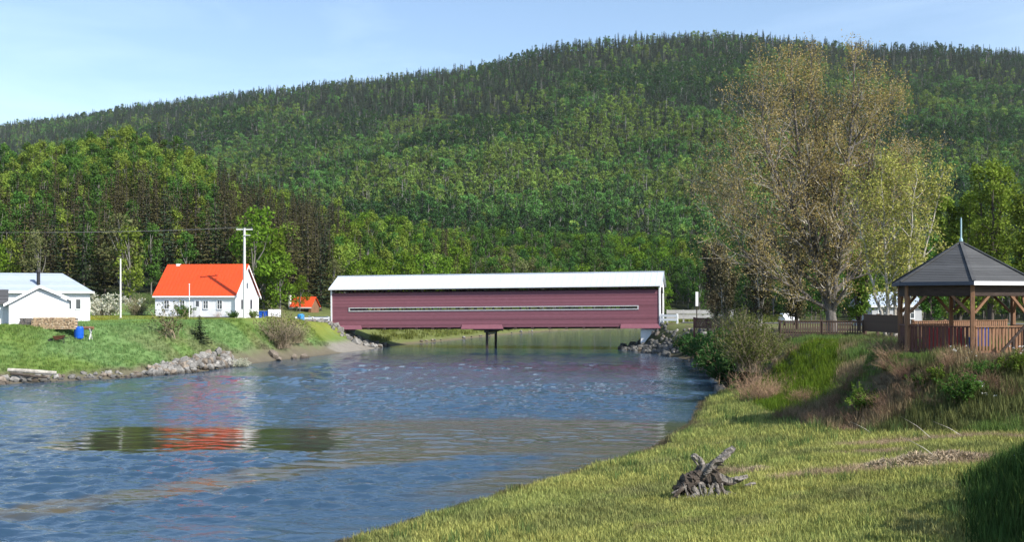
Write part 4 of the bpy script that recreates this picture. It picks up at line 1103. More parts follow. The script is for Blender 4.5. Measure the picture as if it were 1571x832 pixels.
def tuft_geo(seed, n=26, h=.3, spread=.14, w=.012, lean=.5):
    rs = np.random.default_rng(seed); Vs, Fs = [], []
    for k in range(n):
        a = rs.uniform(0, 6.28); b0 = rs.normal(size=2) * spread; hh = h * rs.uniform(.5, 1.15); l = lean * rs.uniform(.1, 1) * hh
        d = np.array([math.cos(a), math.sin(a)]); s = np.array([-d[1], d[0]]) * w
        p0 = np.array([*b0, -0.03]); p1 = np.array([*(b0 + d * l * .3), hh * .55]); p2 = np.array([*(b0 + d * l), hh])
        s3 = np.array([*s, 0])
        i = len(Vs); Vs += [p0 - s3, p0 + s3, p1 + s3 * .8, p1 - s3 * .8, p2]
        Fs += [(i, i + 1, i + 2, i + 3), (i + 3, i + 2, i + 4, i + 4)]
    V_ = np.array(Vs); 
    # last faces are triangles: give each its own tiny quad tip instead
    tip = []; F2 = []
    for f in Fs:
        if f[2] == f[3]:
            tip.append(V_[f[2]] + np.array([.0008, .0008, .001])); F2.append((f[0], f[1], len(V_) + len(tip) - 1, f[2]))
        else: F2.append(f)
    return np.concatenate([V_, np.array(tip)]), np.array(F2)

def scatter(name, protos, pts, kinds, scales, rots=None, tilt=None, tint=None, kind='stuff', label=None, cat=None, group=None):
    """one object of kind stuff: geometry nodes set a prototype on each point"""
    n = len(pts)
    me = bpy.data.meshes.new(name); me.vertices.add(n); me.vertices.foreach_set('co', np.asarray(pts, np.float32).ravel())
    def attr(nm, typ, arr, key='value'):
        a = me.attributes.new(nm, typ, 'POINT'); a.data.foreach_set(key, np.ascontiguousarray(arr).ravel())
    attr('variant', 'INT', np.asarray(kinds, np.int32)); 
    sc = np.asarray(scales, np.float32); 
    if sc.ndim == 1: sc = np.stack([sc, sc, sc], 1)
    attr('size', 'FLOAT_VECTOR', sc, 'vector')
    rt = np.zeros((n, 3), np.float32); rt[:, 2] = rng.uniform(0, 6.283, n)
    if rots is not None: rt = np.asarray(rots, np.float32)
    if tilt is not None: rt[:, 0] = tilt
    attr('turn', 'FLOAT_VECTOR', rt, 'vector')
    if tint is not None: attr('tint', 'FLOAT_VECTOR', np.asarray(tint, np.float32), 'vector')
    o = link(name, me)
    g = bpy.data.node_groups.new(name, 'GeometryNodeTree')
    g.interface.new_socket('Geometry', in_out='INPUT', socket_type='NodeSocketGeometry'); g.interface.new_socket('Geometry', in_out='OUTPUT', socket_type='NodeSocketGeometry')
    gi = g.nodes.new('NodeGroupInput'); go = g.nodes.new('NodeGroupOutput'); jn = g.nodes.new('GeometryNodeJoinGeometry')
    def na_(nm, dt):
        x = g.nodes.new('GeometryNodeInputNamedAttribute'); x.data_type = dt; x.inputs['Name'].default_value = nm; return x.outputs['Attribute']
    var, siz, trn = na_('variant', 'INT'), na_('size', 'FLOAT_VECTOR'), na_('turn', 'FLOAT_VECTOR')
    for k, p in enumerate(protos):
        cmp_ = g.nodes.new('FunctionNodeCompare'); cmp_.data_type = 'INT'; cmp_.operation = 'EQUAL'; g.links.new(var, cmp_.inputs[2]); cmp_.inputs[3].default_value = k
        oi = g.nodes.new('GeometryNodeObjectInfo'); oi.inputs['Object'].default_value = p; oi.inputs['As Instance'].default_value = True
        ip = g.nodes.new('GeometryNodeInstanceOnPoints')
        g.links.new(gi.outputs[0], ip.inputs['Points']); g.links.new(cmp_.outputs[0], ip.inputs['Selection']); g.links.new(oi.outputs['Geometry'], ip.inputs['Instance'])
        g.links.new(trn, ip.inputs['Rotation']); g.links.new(siz, ip.inputs['Scale']); g.links.new(ip.outputs[0], jn.inputs[0])
    g.links.new(jn.outputs[0], go.inputs[0])
    md = o.modifiers.new('scatter', 'NODES'); md.node_group = g
    if kind: o['kind'] = kind
    return tag(o, label, cat, group)
def proto(name, me): return bpy.data.objects.new(name, me)      # never linked: only seen through the scatters

# ---- forest tree kinds: (trunk mesh, crown mesh, whole mesh)
KIND = {}
def reg(key, geo, crown_mat, bark, far=False):
    segs, P, F = geo; Vt, Ft = tubes_np(segs, 5)
    KIND[key] = dict(trunk=mesh_np('trunk', Vt, Ft, M[bark]), crown=mesh_np('crown', P, F, M[crown_mat]), both=proto(key, joinm(key, [(Vt, Ft, M[bark]), (P, F, M[crown_mat])])))
for q in range(3): reg('spruce_olive%d' % q, spruce_geo(100 + q, 13, 2.2 + .2 * q), 'sprolive', 'bark_dark')
for q in range(3): reg('spruce_dark%d' % q, spruce_geo(110 + q, 13, 2.0 + .2 * q), 'sprdark', 'bark_dark')
for q in range(3): reg('birch_yellow%d' % q, decid_geo(120 + q, 11.5, 2.35, .12, 34, 70, .31), 'birch_leaf', 'bark_birch')
for q in range(3): reg('aspen_green%d' % q, decid_geo(130 + q, 12, 2.3, .14, 34, 70, .31), 'green', 'bark_birch')
for q in range(2): reg('lime_tree%d' % q, decid_geo(140 + q, 11, 3.1, .08, 34, 80), 'lime', 'bark_birch')
for q in range(2): reg('olive_tree%d' % q, decid_geo(150 + q, 10, 2.5, .1, 24, 55, .28, 9), 'olive', 'bark_birch')
for q in range(2): reg('deep_tree%d' % q, decid_geo(160 + q, 12, 3.0, .2), 'deep', 'bark_dark')
# far kinds, lighter geometry
for q in range(3): reg('far_spruce%d' % q, spruce_geo(170 + q, 11, 2.0 + .2 * q, .72, .72, .06), 'sprfar', 'bark_dark')
for q in range(3): reg('far_green%d' % q, decid_geo(180 + q, 10, 2.6, .12, 15, 44, .52, 3), 'fgreen', 'bark_birch')
for q in range(2): reg('far_yellow%d' % q, decid_geo(190 + q, 10, 2.5, .12, 15, 44, .52, 3), 'fyellow', 'bark_birch')
for q in range(2): reg('far_deep%d' % q, decid_geo(195 + q, 10, 2.6, .14, 14, 42, .62, 3), 'deep', 'bark_grey')
# standing dead spruce: bare grey pole with stubs
rs_ = np.random.default_rng(5); sg_ = [([(0, 0, 0), (.1, 0, 5), (.05, .1, 10.5)], [.16, .12, .03])]
for k in range(26):
    z = rs_.uniform(2, 10); a = rs_.uniform(0, 6.28); l = (1 - z / 11) * 1.3 + .2; sg_.append(([(0.08, 0.03, z), (math.cos(a) * l, math.sin(a) * l, z - .15)], [.05, .02]))
Vt, Ft = tubes_np(sg_, 4); KIND['dead0'] = dict(both=proto('dead_spruce', mesh_np('dead_spruce', Vt, Ft, M['bark_grey'])))

FAR = ['far_spruce0', 'far_spruce1', 'far_spruce2', 'far_green0', 'far_green1', 'far_green2', 'far_yellow0', 'far_yellow1', 'far_deep0', 'far_deep1', 'dead0']
def jgrid(x0, x1, y0, y1, s, seed):
    r_ = np.random.default_rng(seed); xs_ = np.arange(x0, x1, s); ys__ = np.arange(y0, y1, s)
    A, B = np.meshgrid(xs_, ys__); A = A.ravel() + r_.uniform(-.48, .48, A.size) * s; B = B.ravel() + r_.uniform(-.48, .48, B.size) * s
    return A, B, r_
# main hill
Xs, Ys, r_ = [], [], None
for (y0, y1, s) in ((400, 620, 4.4), (620, 1000, 4.9), (1000, 2000, 5.8)):
    A, B, r_ = jgrid(-1100, 1000, y0, y1, s, int(y0)); a = A / B; k = (a > -.56) & (a < .56) & (B < np.interp(a, [-0.6, -0.45, -0.2, 0.0, 0.5], [1900, 1800, 1450, 1300, 1250]) + 25)
    Xs.append(A[k]); Ys.append(B[k])
Xs = np.concatenate(Xs); Ys = np.concatenate(Ys); n = len(Xs); Zs = ground_z(Xs, Ys, False)
a = Xs / Ys; frac = (Zs) / np.maximum(20, np.interp(a, RAZ, CAM_H + (462 - RPY) / FPX * 1350))
con = fbm(Xs, Ys * .8, 130, 61, 3) + .55 * (frac - .55) + .12 * (fbm(Xs, Ys, 30, 66, 2) - .5)
u = r_.uniform(size=n); u2 = r_.uniform(size=n)
# whole slope: broadleaf woods low down, grey-green spruce with dead poles near the top
pcon = .84 * ss(.48, .72, con); pcon = np.maximum(pcon, .20)
fork = fbm(Xs, Ys, 80, 71, 3)
kinds = np.where(u < pcon, np.where(u2 < .07, 10, (u2 * 97).astype(int) % 3),
        np.where((fork > .60) ^ (r_.uniform(size=n) < .12), 6 + (u2 * 91).astype(int) % 2, np.where(fork < .44, 8 + (u2 * 91).astype(int) % 2, 3 + (u2 * 91).astype(int) % 3)))
sc = np.clip(.92 * np.exp(r_.normal(size=n) * .25), .5, 1.5) * np.where(kinds >= 3, 1.0, .95)
sxy = sc * np.where(kinds >= 3, r_.uniform(.85, 1.25, n), r_.uniform(.9, 1.2, n))
scatter('hill_forest', [KIND[k]['both'] for k in FAR], np.stack([Xs, Ys, Zs - .3], 1), kinds, np.stack([sxy, sxy, sc], 1), label='mixed spruce and birch forest covering the big hill', cat='forest')
print('hill trees', n)

# near woods: foothill on the left, valley behind the bridge, woods on the right
NX, NY, NK, NS = [], [], [], []
A, B, r_ = jgrid(-260, 260, 150, 420, 4.1, 5)
dr = seg_dist(A, B, RIVER + [RIVER[0]]); wet = inside(A, B, RIVER); a = A / B
k = (~wet) & (a > -.60) & (a < .60) & (dr > np.where(B > 225, 8, 7))
k &= ~((B < 175) & (a > -.22) & (a < -.10))                       # clearing round the shed
k &= ~((A < 40) & (A > -14) & (B < 226))                          # low grassy bank beyond the bridge
k &= ~((B < 172) & (a < -.22)) | ((B > 146) & (a < -.22) & (dr > 40))
k &= (seg_dist(A, B, ROAD_R) > 8) & (seg_dist(A, B, ROAD_L) > 9)
A, B, a, dr = A[k], B[k], a[k], dr[k]; n = len(A); u = r_.uniform(size=n); u2 = r_.uniform(size=n)
pxs = a * FPX + 785.5; Zs = ground_z(A, B, False)
zone = fbm(A, B, 38, 81, 3)
kn = []
for i in range(n):
    p_, y_, z_, f_ = pxs[i], B[i], zone[i], u[i]
    q3 = int(u2[i] * 97) % 3; q2 = int(u2[i] * 97) % 2
    if p_ < 520:
        if p_ < 330:
            if y_ > 215 + 25 * z_: kn.append(('birch_yellow%d' % q3) if f_ < .62 else ('aspen_green%d' % q3) if f_ < .93 else 'spruce_olive%d' % q3)
            elif y_ > 195: kn.append(('spruce_olive%d' % q3) if f_ < .6 + (z_ - .5) * 1.5 else ('birch_yellow%d' % q3) if f_ < .8 else 'aspen_green%d' % q3)
            else: kn.append(('spruce_olive%d' % q3) if f_ < .55 else ('spruce_dark%d' % q3) if f_ < .82 else ('aspen_green%d' % q3) if f_ < .92 else 'birch_yellow%d' % q3)
        else:
            kn.append(('spruce_olive%d' % q3) if f_ < .74 else ('spruce_dark%d' % q3) if f_ < .93 else ('aspen_green%d' % q3) if f_ < .93 else 'birch_yellow%d' % q3)
    elif p_ < 720:
        kn.append(('spruce_olive%d' % q3) if f_ < .38 and y_ > 200 else ('aspen_green%d' % q3) if f_ < .6 else ('lime_tree%d' % q2) if f_ < .8 else ('birch_yellow%d' % q3))
    elif p_ < 1040:
        kn.append(('olive_tree%d' % q2) if f_ < .26 and p_ < 930 else ('lime_tree%d' % q2) if f_ < .48 else ('aspen_green%d' % q3) if f_ < .84 else ('spruce_dark%d' % q3) if f_ < .93 else ('deep_tree%d' % q2))
    else:
        kn.append(('deep_tree%d' % q2) if f_ < .30 else ('aspen_green%d' % q3) if f_ < .75 else ('spruce_dark%d' % q3) if f_ < .85 else ('birch_yellow%d' % q3))
kn = np.array(kn)
sc = r_.uniform(.72, 1.12, n) * np.interp(B, [150, 200, 300], [0.92, 1.0, 1.08])
sc[(pxs > 560) & (B < 215)] *= .8
# particular clumps seen in the photograph: (px, Y, kind, height m)
SPEC = [(386, 158, 'lime_tree0', 15.5), (405, 162, 'lime_tree1', 13.5), (430, 160, 'lime_tree0', 9.5), (345, 160, 'spruce_olive1', 16.5), (330, 164, 'spruce_dark2', 17.5), (300, 163, 'spruce_olive0', 17.0),
        (285, 158, 'aspen_green1', 10.0), (252, 160, 'spruce_dark0', 15.5), (232, 157, 'aspen_green2', 11.0), (200, 150, 'birch_yellow0', 11.5), (188, 154, 'olive_tree0', 12.5), (160, 156, 'spruce_olive2', 14.0), (128, 152, 'spruce_dark1', 14.5),
        (104, 158, 'spruce_olive0', 13.0), (64, 150, 'olive_tree1', 10.5), (38, 156, 'spruce_olive1', 13.5), (12, 152, 'birch_yellow1', 9.5), (-8, 150, 'lime_tree1', 9.0),
        (450, 172, 'spruce_olive2', 16.0), (472, 178, 'spruce_olive0', 17.0), (492, 175, 'spruce_dark0', 13.0), (512, 182, 'olive_tree0', 9.0), (460, 165, 'lime_tree0', 6.0),
        (530, 188, 'aspen_green0', 8.5), (548, 186, 'lime_tree1', 9.6), (575, 190, 'lime_tree0', 10.4), (600, 193, 'lime_tree1', 10.2), (625, 195, 'lime_tree0', 11.2), (650, 198, 'lime_tree1', 11.6), (676, 202, 'lime_tree0', 10.6),
        (702, 210, 'spruce_olive1', 11.5), (722, 214, 'spruce_olive2', 12.5), (745, 225, 'spruce_dark1', 12.0), (762, 235, 'olive_tree1', 12.0), (790, 245, 'olive_tree0', 13.0), (812, 250, 'olive_tree1', 12.0)]
keep = np.ones(n, bool)
for (p_, y_, kk, h_) in SPEC:
    x_ = at(p_, y_); keep &= ~((np.hypot(A - x_, (B - y_) * 1.0) < 2.6))
    keep &= ~((np.abs(pxs - p_) < 16) & (B < y_) & (B > y_ - 30) & (p_ < 760))
A, B, kn, sc, Zs = A[keep], B[keep], kn[keep], sc[keep], Zs[keep]
sx_ = at(np.array([s_[0] for s_ in SPEC]), np.array([s_[1] for s_ in SPEC])); sy_ = np.array([float(s_[1]) for s_ in SPEC])
HK = {'s': 13.0, 'b': 11.5, 'a': 12.0, 'l': 11.0, 'o': 10.0, 'd': 12.0}
A = np.concatenate([sx_, A]); B = np.concatenate([sy_, B]); kn = np.concatenate([[s_[2] for s_ in SPEC], kn]); sc = np.concatenate([[s_[3] / HK[s_[2][0]] for s_ in SPEC], sc]); Zs = np.concatenate([ground_z(sx_, sy_, False), Zs])
n = len(A); spec = np.arange(n) < len(SPEC)
order = np.argsort(np.where(spec, 0, B + 90 * (A / B > .165))); inview = np.abs(A / B) < .50
ind = [i for i in order if inview[i]][:290]
LAB = {'s': ('spruce_tree', 'spruce'), 'b': ('birch_tree', 'birch'), 'a': ('aspen_tree', 'aspen'), 'l': ('broadleaf_tree', 'tree'), 'o': ('willow_tree', 'tree'), 'd': ('broadleaf_tree', 'tree')}
WORD = {'spruce_olive': 'olive brown spruce', 'spruce_dark': 'dark green spruce', 'birch_yellow': 'yellow green leafy birch', 'aspen_green': 'green leafy aspen', 'lime_tree': 'fresh lime green broadleaf tree', 'olive_tree': 'pale olive bushy tree', 'deep_tree': 'deep green broadleaf tree'}
MARKS_X = [70, 150, 235, 315, 385, 445, 510, 590, 680, 790, 900, 1010, 1100, 1330]
MARKS = ['behind the garage at far left', 'behind the right end of the bungalow', 'between bungalow and orange roofed cottage', 'behind the left half of the cottage', 'behind the cottage near the utility pole',
         'just right of the utility pole', 'behind the small shed', 'above the left end of the bridge', 'behind the left part of the bridge', 'above the bridge pier', 'behind the bridge right of its pier',
         'behind the right part of the bridge', 'right of the bridge end', 'behind the poplar', 'behind the gazebo']
def place_tree(i):
    key = kn[i]; base = key.rstrip('0123456789'); nm, cat = LAB[key[0]]; a_ = A[i] / B[i] * FPX + 785.5
    j = int(np.searchsorted(MARKS_X, a_)); row = 'near row, ' if B[i] < 178 else 'middle rows, ' if B[i] < 205 else 'back rows, '
    where = row + MARKS[j]
    t_ = empty(nm, (A[i], B[i], Zs[i] - .15), rng.uniform(0, 6.28), WORD[base] + ' in the ' + where, cat, (WORD[base] + 's in the ' + where).replace('birchs', 'birches').replace('spruces', 'spruces'))
    s_ = sc[i]; w_ = s_ * rng.uniform(.9, 1.12); t_.scale = (w_, w_, s_)
    link('trunk', KIND[key]['trunk'], None, t_); link('crown', KIND[key]['crown'], None, t_)
for i in ind: place_tree(i)
rest = np.array(sorted(set(range(n)) - set(ind)))
keys = sorted(set(kn[rest])); kidx = {k: j for j, k in enumerate(keys)}
scatter('valley_forest', [KIND[k]['both'] for k in keys], np.stack([A[rest], B[rest], Zs[rest] - .15], 1), [kidx[k] for k in kn[rest]], sc[rest], label='mixed wood on the foothill and valley floor behind the nearest trees', cat='forest')
print('near trees', n, 'individual', len(ind))

# ---- branching trees that stand close: limbs, twigs and small leaves are all real
def grow(seed, trunk, levels, leaf_n, leaf_s, spread=.25, up=.35, leafr=.25, ncap=4000, side=5):
    """trunk: list of (points, r0, r1) main stems; levels: [(children per metre, length fraction, angle, start)]"""
    rs = np.random.default_rng(seed); segs = []; cur = []
    for pts, r0, r1 in trunk:
        P = np.array(pts, float); m_ = 14
        tt = np.linspace(0, 1, len(P)); T = np.linspace(0, 1, m_)
        Q = np.stack([np.interp(T, tt, P[:, j]) for j in range(3)], 1)
        for _ in range(2): Q[1:-1] = (Q[:-2] + 2 * Q[1:-1] + Q[2:]) / 4
        Q[2:-1] += rs.normal(size=(m_ - 3, 3)) * .06
        rr = r0 + (r1 - r0) * T ** .8; segs.append((Q, rr)); cur.append((Q, rr))
    big = list(segs); small = []; tips = []
    for li, (dens, lenf, ang, start, env) in enumerate(levels):
        nxt = []
        for (Q, rr) in cur:
            Ls = np.linalg.norm(np.diff(Q, axis=0), axis=1).sum(); nch = max(2, int(Ls * dens * (1 - start)))
            for c_ in range(nch):
                t_ = start + (1 - start) * (c_ + rs.uniform(0, 1)) / nch; t_ = min(t_, .98)
                f_ = t_ * (len(Q) - 1); i0 = int(f_); w_ = f_ - i0; p0 = Q[i0] * (1 - w_) + Q[i0 + 1] * w_; r0 = (rr[i0] * (1 - w_) + rr[i0 + 1] * w_) * .62
                d0 = Q[i0 + 1] - Q[i0]; d0 /= np.linalg.norm(d0)
                sd = rs.normal(size=3); sd[2] *= .4; sd -= (sd @ d0) * d0; sd /= np.linalg.norm(sd)
                an = ang * rs.uniform(.7, 1.25); d = d0 * math.cos(an) + sd * math.sin(an)
                ln = env(p0, t_) * lenf * rs.uniform(.65, 1.2)
                if ln < .15: continue
                m_ = 6 if li == 0 else 4 if li == 1 else 3; pts = [p0]; dd = d.copy()
                for s_ in range(m_ - 1):
                    dd = dd + rs.normal(size=3) * .13 + np.array([0, 0, up * .3]); dd /= np.linalg.norm(dd); pts.append(pts[-1] + dd * ln / (m_ - 1))
                P = np.array(pts); r1 = max(.006, r0 * .25); r_b = np.linspace(max(.009, r0), r1, m_)
                (big if li == 0 else small).append((P, r_b)); nxt.append((P, r_b))
        cur = nxt
    idx = []
    ends = np.concatenate([P[1:] for (P, _) in cur] + [P[2:] for (P, _) in small[:len(small) // 2]])
    C = ends[rs.integers(0, len(ends), leaf_n)] + rs.normal(size=(leaf_n, 3)) * leafr
    Pl, Fl = cards(C, leaf_s * rs.uniform(.6, 1.35, leaf_n), rs, 1.25)
    return tubes_np(big, side + 2), tubes_np(small, 3), (Pl, Fl)
def big_tree(name, loc, geo, barks, leaf, label, cat):
    (Vb, Fb), (Vs_, Fs_), (Pl, Fl) = geo
    t_ = empty(name, loc, 0, label, cat)
    link('trunk', mesh_np('trunk', Vb, Fb, barks[0], smooth=True), None, t_)
    link('branches', mesh_np('branches', Vs_, Fs_, barks[1]), None, t_)
    link('crown', mesh_np('crown', Pl, Fl, leaf), None, t_)
    return t_
# the big bronze poplar
YP = 88.0; XP = at(1277, YP); ZP_ = gz(XP, YP)
s_ = YP / FPX
def P2(px, py, dy=0): return ((px - 1277) * s_, dy, zt(py, YP) - ZP_)
stems = [([(0, 0, -.3), P2(1275, 470, 0), P2(1258, 400, .3), P2(1238, 300, .5), P2(1222, 200, .3), P2(1214, 78, 0)], .52, .04),
         ([P2(1274, 462), P2(1283, 400, -.5), P2(1290, 320, -.8), P2(1302, 210, -.6), P2(1312, 66, -.3)], .42, .04),
         ([P2(1262, 425, .2), P2(1225, 350, -1), P2(1190, 290, -1.6), P2(1158, 200, -1.8), P2(1166, 110, -1.5)], .28, .03),
         ([P2(1250, 375, .3), P2(1256, 280, 1.2), P2(1262, 180, 1.6), P2(1248, 60, 1.3)], .26, .03),
         ([P2(1285, 390, -.5), P2(1325, 310, .8), P2(1350, 230, 1.2), P2(1352, 140, 1.0)], .24, .03),
         ([P2(1272, 455, 0), P2(1225, 405, 1.4), P2(1165, 345, 2.2), P2(1128, 280, 2.2)], .24, .03),
         ([P2(1274, 478, 0), P2(1210, 440, -1.2), P2(1140, 400, -2.0), P2(1102, 330, -2.2)], .20, .03),
         ([P2(1278, 450, 0), P2(1320, 420, 1.4), P2(1362, 340, 2.0), P2(1380, 260, 1.8)], .22, .03)]
def envp(p, t_):
    h = p[2] / 23.5; return max(.5, 5.2 * math.sin(math.pi * min(1, max(.04, .10 + h * .86))) ** .75)
geo = grow(7, stems, [(2.1, .88, .80, .14, envp), (2.6, .30, .75, .12, envp), (2.2, .15, .75, .2, envp)], 68000, .115, leafr=.38)
big_tree('poplar_tree', (XP, YP, ZP_), geo, (M['bark_big'], M['bark_pale']), M['poplar_leaf'], 'very tall poplar with thin bronze brown spring foliage on the right bank', 'poplar')
# the yellow green tree in front of it
YT = 72.0; XT = at(1392, YT) - 1.2; ZT = gz(XT, YT); s2 = YT / FPX
def Q2(px, py, dy=0): return (at(px, YT) - XT, dy, zt(py, YT) - ZT)
stems = [([Q2(1365, 520), Q2(1362, 440, .2), Q2(1358, 340, .3), Q2(1352, 232, .1)], .17, .02), ([Q2(1372, 520), Q2(1390, 430, -.3), Q2(1398, 330, -.2), Q2(1405, 260, 0)], .15, .02),
         ([Q2(1378, 520), Q2(1412, 430, .5), Q2(1438, 340, .6), Q2(1452, 262, .5)], .14, .02), ([Q2(1360, 520), Q2(1340, 430, .5), Q2(1326, 350, .8), Q2(1320, 275, .8)], .13, .02), ([Q2(1374, 520), Q2(1380, 400, 1), Q2(1382, 300, 1.3), Q2(1380, 235, 1.2)], .13, .02)]
def envy(p, t_):
    h = p[2] / 12.5; return max(.4, 2.7 * math.sin(math.pi * min(1, max(.05, .12 + h * .84))) ** .7)
geo = grow(9, stems, [(1.7, .62, .7, .15, envy), (2.6, .3, .7, .2, envy), (2.8, .18, .7, .2, envy)], 13000, .125, leafr=.27)
big_tree('young_poplar_tree', (XT, YT, ZT), geo, (M['bark_pale'], M['bark_pale']), M['yellow_leaf'], 'multi stemmed tree with bright yellow green leaves behind the gazebo', 'tree')
# smaller, duller trees in the poplar's shade and behind the fence: (px, Y, height, radius scale, leaf, label)
def stemset(H, n, rs):
    out = []
    for k in range(n):
        a_ = rs.uniform(0, 6.28); d_ = rs.uniform(.1, .28) * H * .5
        out.append(([(0, 0, -.2), (math.cos(a_) * d_ * .3, math.sin(a_) * d_ * .3, H * .35), (math.cos(a_) * d_ * .8, math.sin(a_) * d_ * .8, H * .7), (math.cos(a_) * d_, math.sin(a_) * d_, H)], .016 * H, .015))
    return out
def mid_tree(name, px, Y, H, seed, leaf, bark, label, cat, nleaf, ls, nst=4, br=.22):
    rs = np.random.default_rng(seed); x = at(px, Y)
    def env(p, t_): return max(.3, br * H * math.sin(math.pi * min(1, max(.1, .12 + p[2] / H * .84))) ** .7)
    g = grow(seed, stemset(H, nst, rs), [(1.6, .62, .75, .1, env), (2.2, .32, .7, .2, env), (2.0, .2, .7, .2, env)], nleaf, ls, leafr=.2)
    return big_tree(name, (x, Y, gz(x, Y)), g, (bark, bark), leaf, label, cat)
mid_tree('shade_tree', 1110, 103, 9.5, 31, M['shade_leaf'], M['bark_pale'], 'thin grey brown tree at the left edge of the poplar, nearly leafless', 'tree', 5000, .17, 4)
mid_tree('shade_tree', 1165, 97, 9.0, 32, M['shade_leaf'], M['bark_pale'], 'dull grey brown tree in the shade left of the poplar trunk', 'tree', 6000, .17, 4)
mid_tree('shade_tree', 1222, 100, 8.5, 33, M['shade_leaf'], M['bark_dark'], 'dull brownish tree just left of the poplar trunk behind the railing', 'tree', 6000, .17, 4)
mid_tree('shade_tree', 1098, 124, 9.5, 36, M['shade_leaf'], M['bark_dark'], 'dark twiggy tree behind the marker post right of the bridge', 'tree', 5500, .2, 4)
mid_tree('green_tree', 1318, 94, 7.5, 34, M['ygreen'], M['bark_dark'], 'low yellow green tree between the poplar trunk and the pale house', 'tree', 5000, .2, 4)
mid_tree('green_tree', 1470, 97, 12.0, 35, M['birch_leaf'], M['bark_dark'], 'green tree rising behind the left slope of the gazebo roof', 'tree', 11000, .22, 5)
mid_tree('green_tree', 1520, 90, 14.0, 37, M['birch_leaf'], M['bark_dark'], 'tall green tree behind the gazebo spire at the right edge', 'tree', 10000, .19, 5)
mid_tree('green_tree', 1585, 86, 11.0, 38, M['birch_leaf'], M['bark_dark'], 'green tree cut by the right edge of the photo behind the gazebo', 'tree', 8000, .19, 5)
mid_tree('green_tree', 1430, 110, 9.0, 39, M['green'], M['bark_dark'], 'green tree behind the yellow green tree, farther back', 'tree', 7000, .24, 4)

# ---- shrubs
def shrub(name, x, y, geo_key, s, label, cat, z=None, rz=None, grp=None):
    o = empty(name, (x, y, (gz(x, y) if z is None else z) - .05), rng.uniform(0, 6.28) if rz is None else rz, label, cat, grp)
    o.scale = (s, s, s) if not hasattr(s, '__len__') else s
    st, lf = SH[geo_key]
    link('stems', st, None, o)
    if lf: link('foliage', lf, None, o)
    return o
SH = {}
def regs(key, geo, tm, lm=None):
    (Vt, Ft), lf = geo
    SH[key] = (mesh_np('stems', Vt, Ft, M[tm]), mesh_np('foliage', lf[0], lf[1], M[lm]) if lf else None)
regs('willow', shrub_geo(201, 3.2, 2.3, 150, 5500, .10, .4, .014, 4), 'twig_pale', 'willow')
regs('twiggy', shrub_geo(202, 1.5, 1.3, 150, 0, 0, .3, .008, 4), 'twig')
regs('twiggy2', shrub_geo(203, 1.1, 1.4, 170, 300, .05, .2, .008, 4), 'twig', 'olive')
regs('pale', shrub_geo(204, 3.0, 2.0, 150, 1500, .10, .5, .018, 4), 'twig_pale', 'olive')
regs('leafy', shrub_geo(205, 1.6, 1.2, 60, 2600, .13, .5, .01, 3), 'twig', 'green')
regs('dark', shrub_geo(206, 1.8, 1.5, 70, 3000, .15, .5, .012, 3), 'twig', 'deep')
regs('blossom', shrub_geo(207, 2.2, 2.2, 50, 2600, .16, .6, .014, 3), 'twig', 'blossom')
regs('lime', shrub_geo(208, 1.8, 1.4, 50, 2600, .14, .5, .012, 3), 'twig', 'ygreen')
regs('sapling', shrub_geo(209, 3.2, 1.6, 16, 380, .15, .7, .025, 5), 'twig_pale', 'olive')
shrub('willow_bush', at(1146, 66), 66, 'willow', (.72, .8, 1.05), 'big round olive willow bush at the edge of the right bank', 'bush', z=2.0)
shrub('willow_bush', at(1178, 68), 68, 'willow', .55, 'smaller willow bush overlapping the big one on its right', 'bush', z=2.6)
shrub('twiggy_bush', at(1158, 61), 61, 'twiggy', 1.3, 'reddish brown twiggy bush below the big willow bush', 'bush')
shrub('twiggy_bush', at(1185, 60), 60, 'twiggy', .9, 'brown twiggy bush at the foot of the smaller willow', 'bush')
shrub('dark_bush', at(1128, 74), 75.5, 'dark', 1.4, 'dark green bush overhanging the water below the willow', 'bush', z=.6)
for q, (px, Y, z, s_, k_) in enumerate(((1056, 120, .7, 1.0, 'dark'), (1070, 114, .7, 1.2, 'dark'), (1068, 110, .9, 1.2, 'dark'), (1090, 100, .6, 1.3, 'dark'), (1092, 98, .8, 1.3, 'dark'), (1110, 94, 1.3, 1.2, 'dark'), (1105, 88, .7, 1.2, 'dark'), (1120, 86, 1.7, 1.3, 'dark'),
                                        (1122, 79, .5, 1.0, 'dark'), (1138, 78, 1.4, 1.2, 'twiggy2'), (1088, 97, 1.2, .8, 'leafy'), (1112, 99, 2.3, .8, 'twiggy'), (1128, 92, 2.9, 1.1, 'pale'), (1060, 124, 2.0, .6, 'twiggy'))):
    x = at(px, Y); shrub('bank_bush', x, Y, k_, s_, {'dark': 'dark green bush on the shaded bank between the willow and the bridge rocks', 'twiggy2': 'brown and green twiggy bush just above the dark bank bushes', 'leafy': 'light leafy bush at the top of the shaded bank', 'twiggy': 'bare brown bush along the top of the shaded bank', 'pale': 'pale bare bush at the top of the bank behind the willow'}[k_], 'bush', z=max(z - .4, gz(x, Y)), grp={'dark': 'dark bushes on the shaded bank', 'twiggy': 'bare bushes along the bank top'}.get(k_))
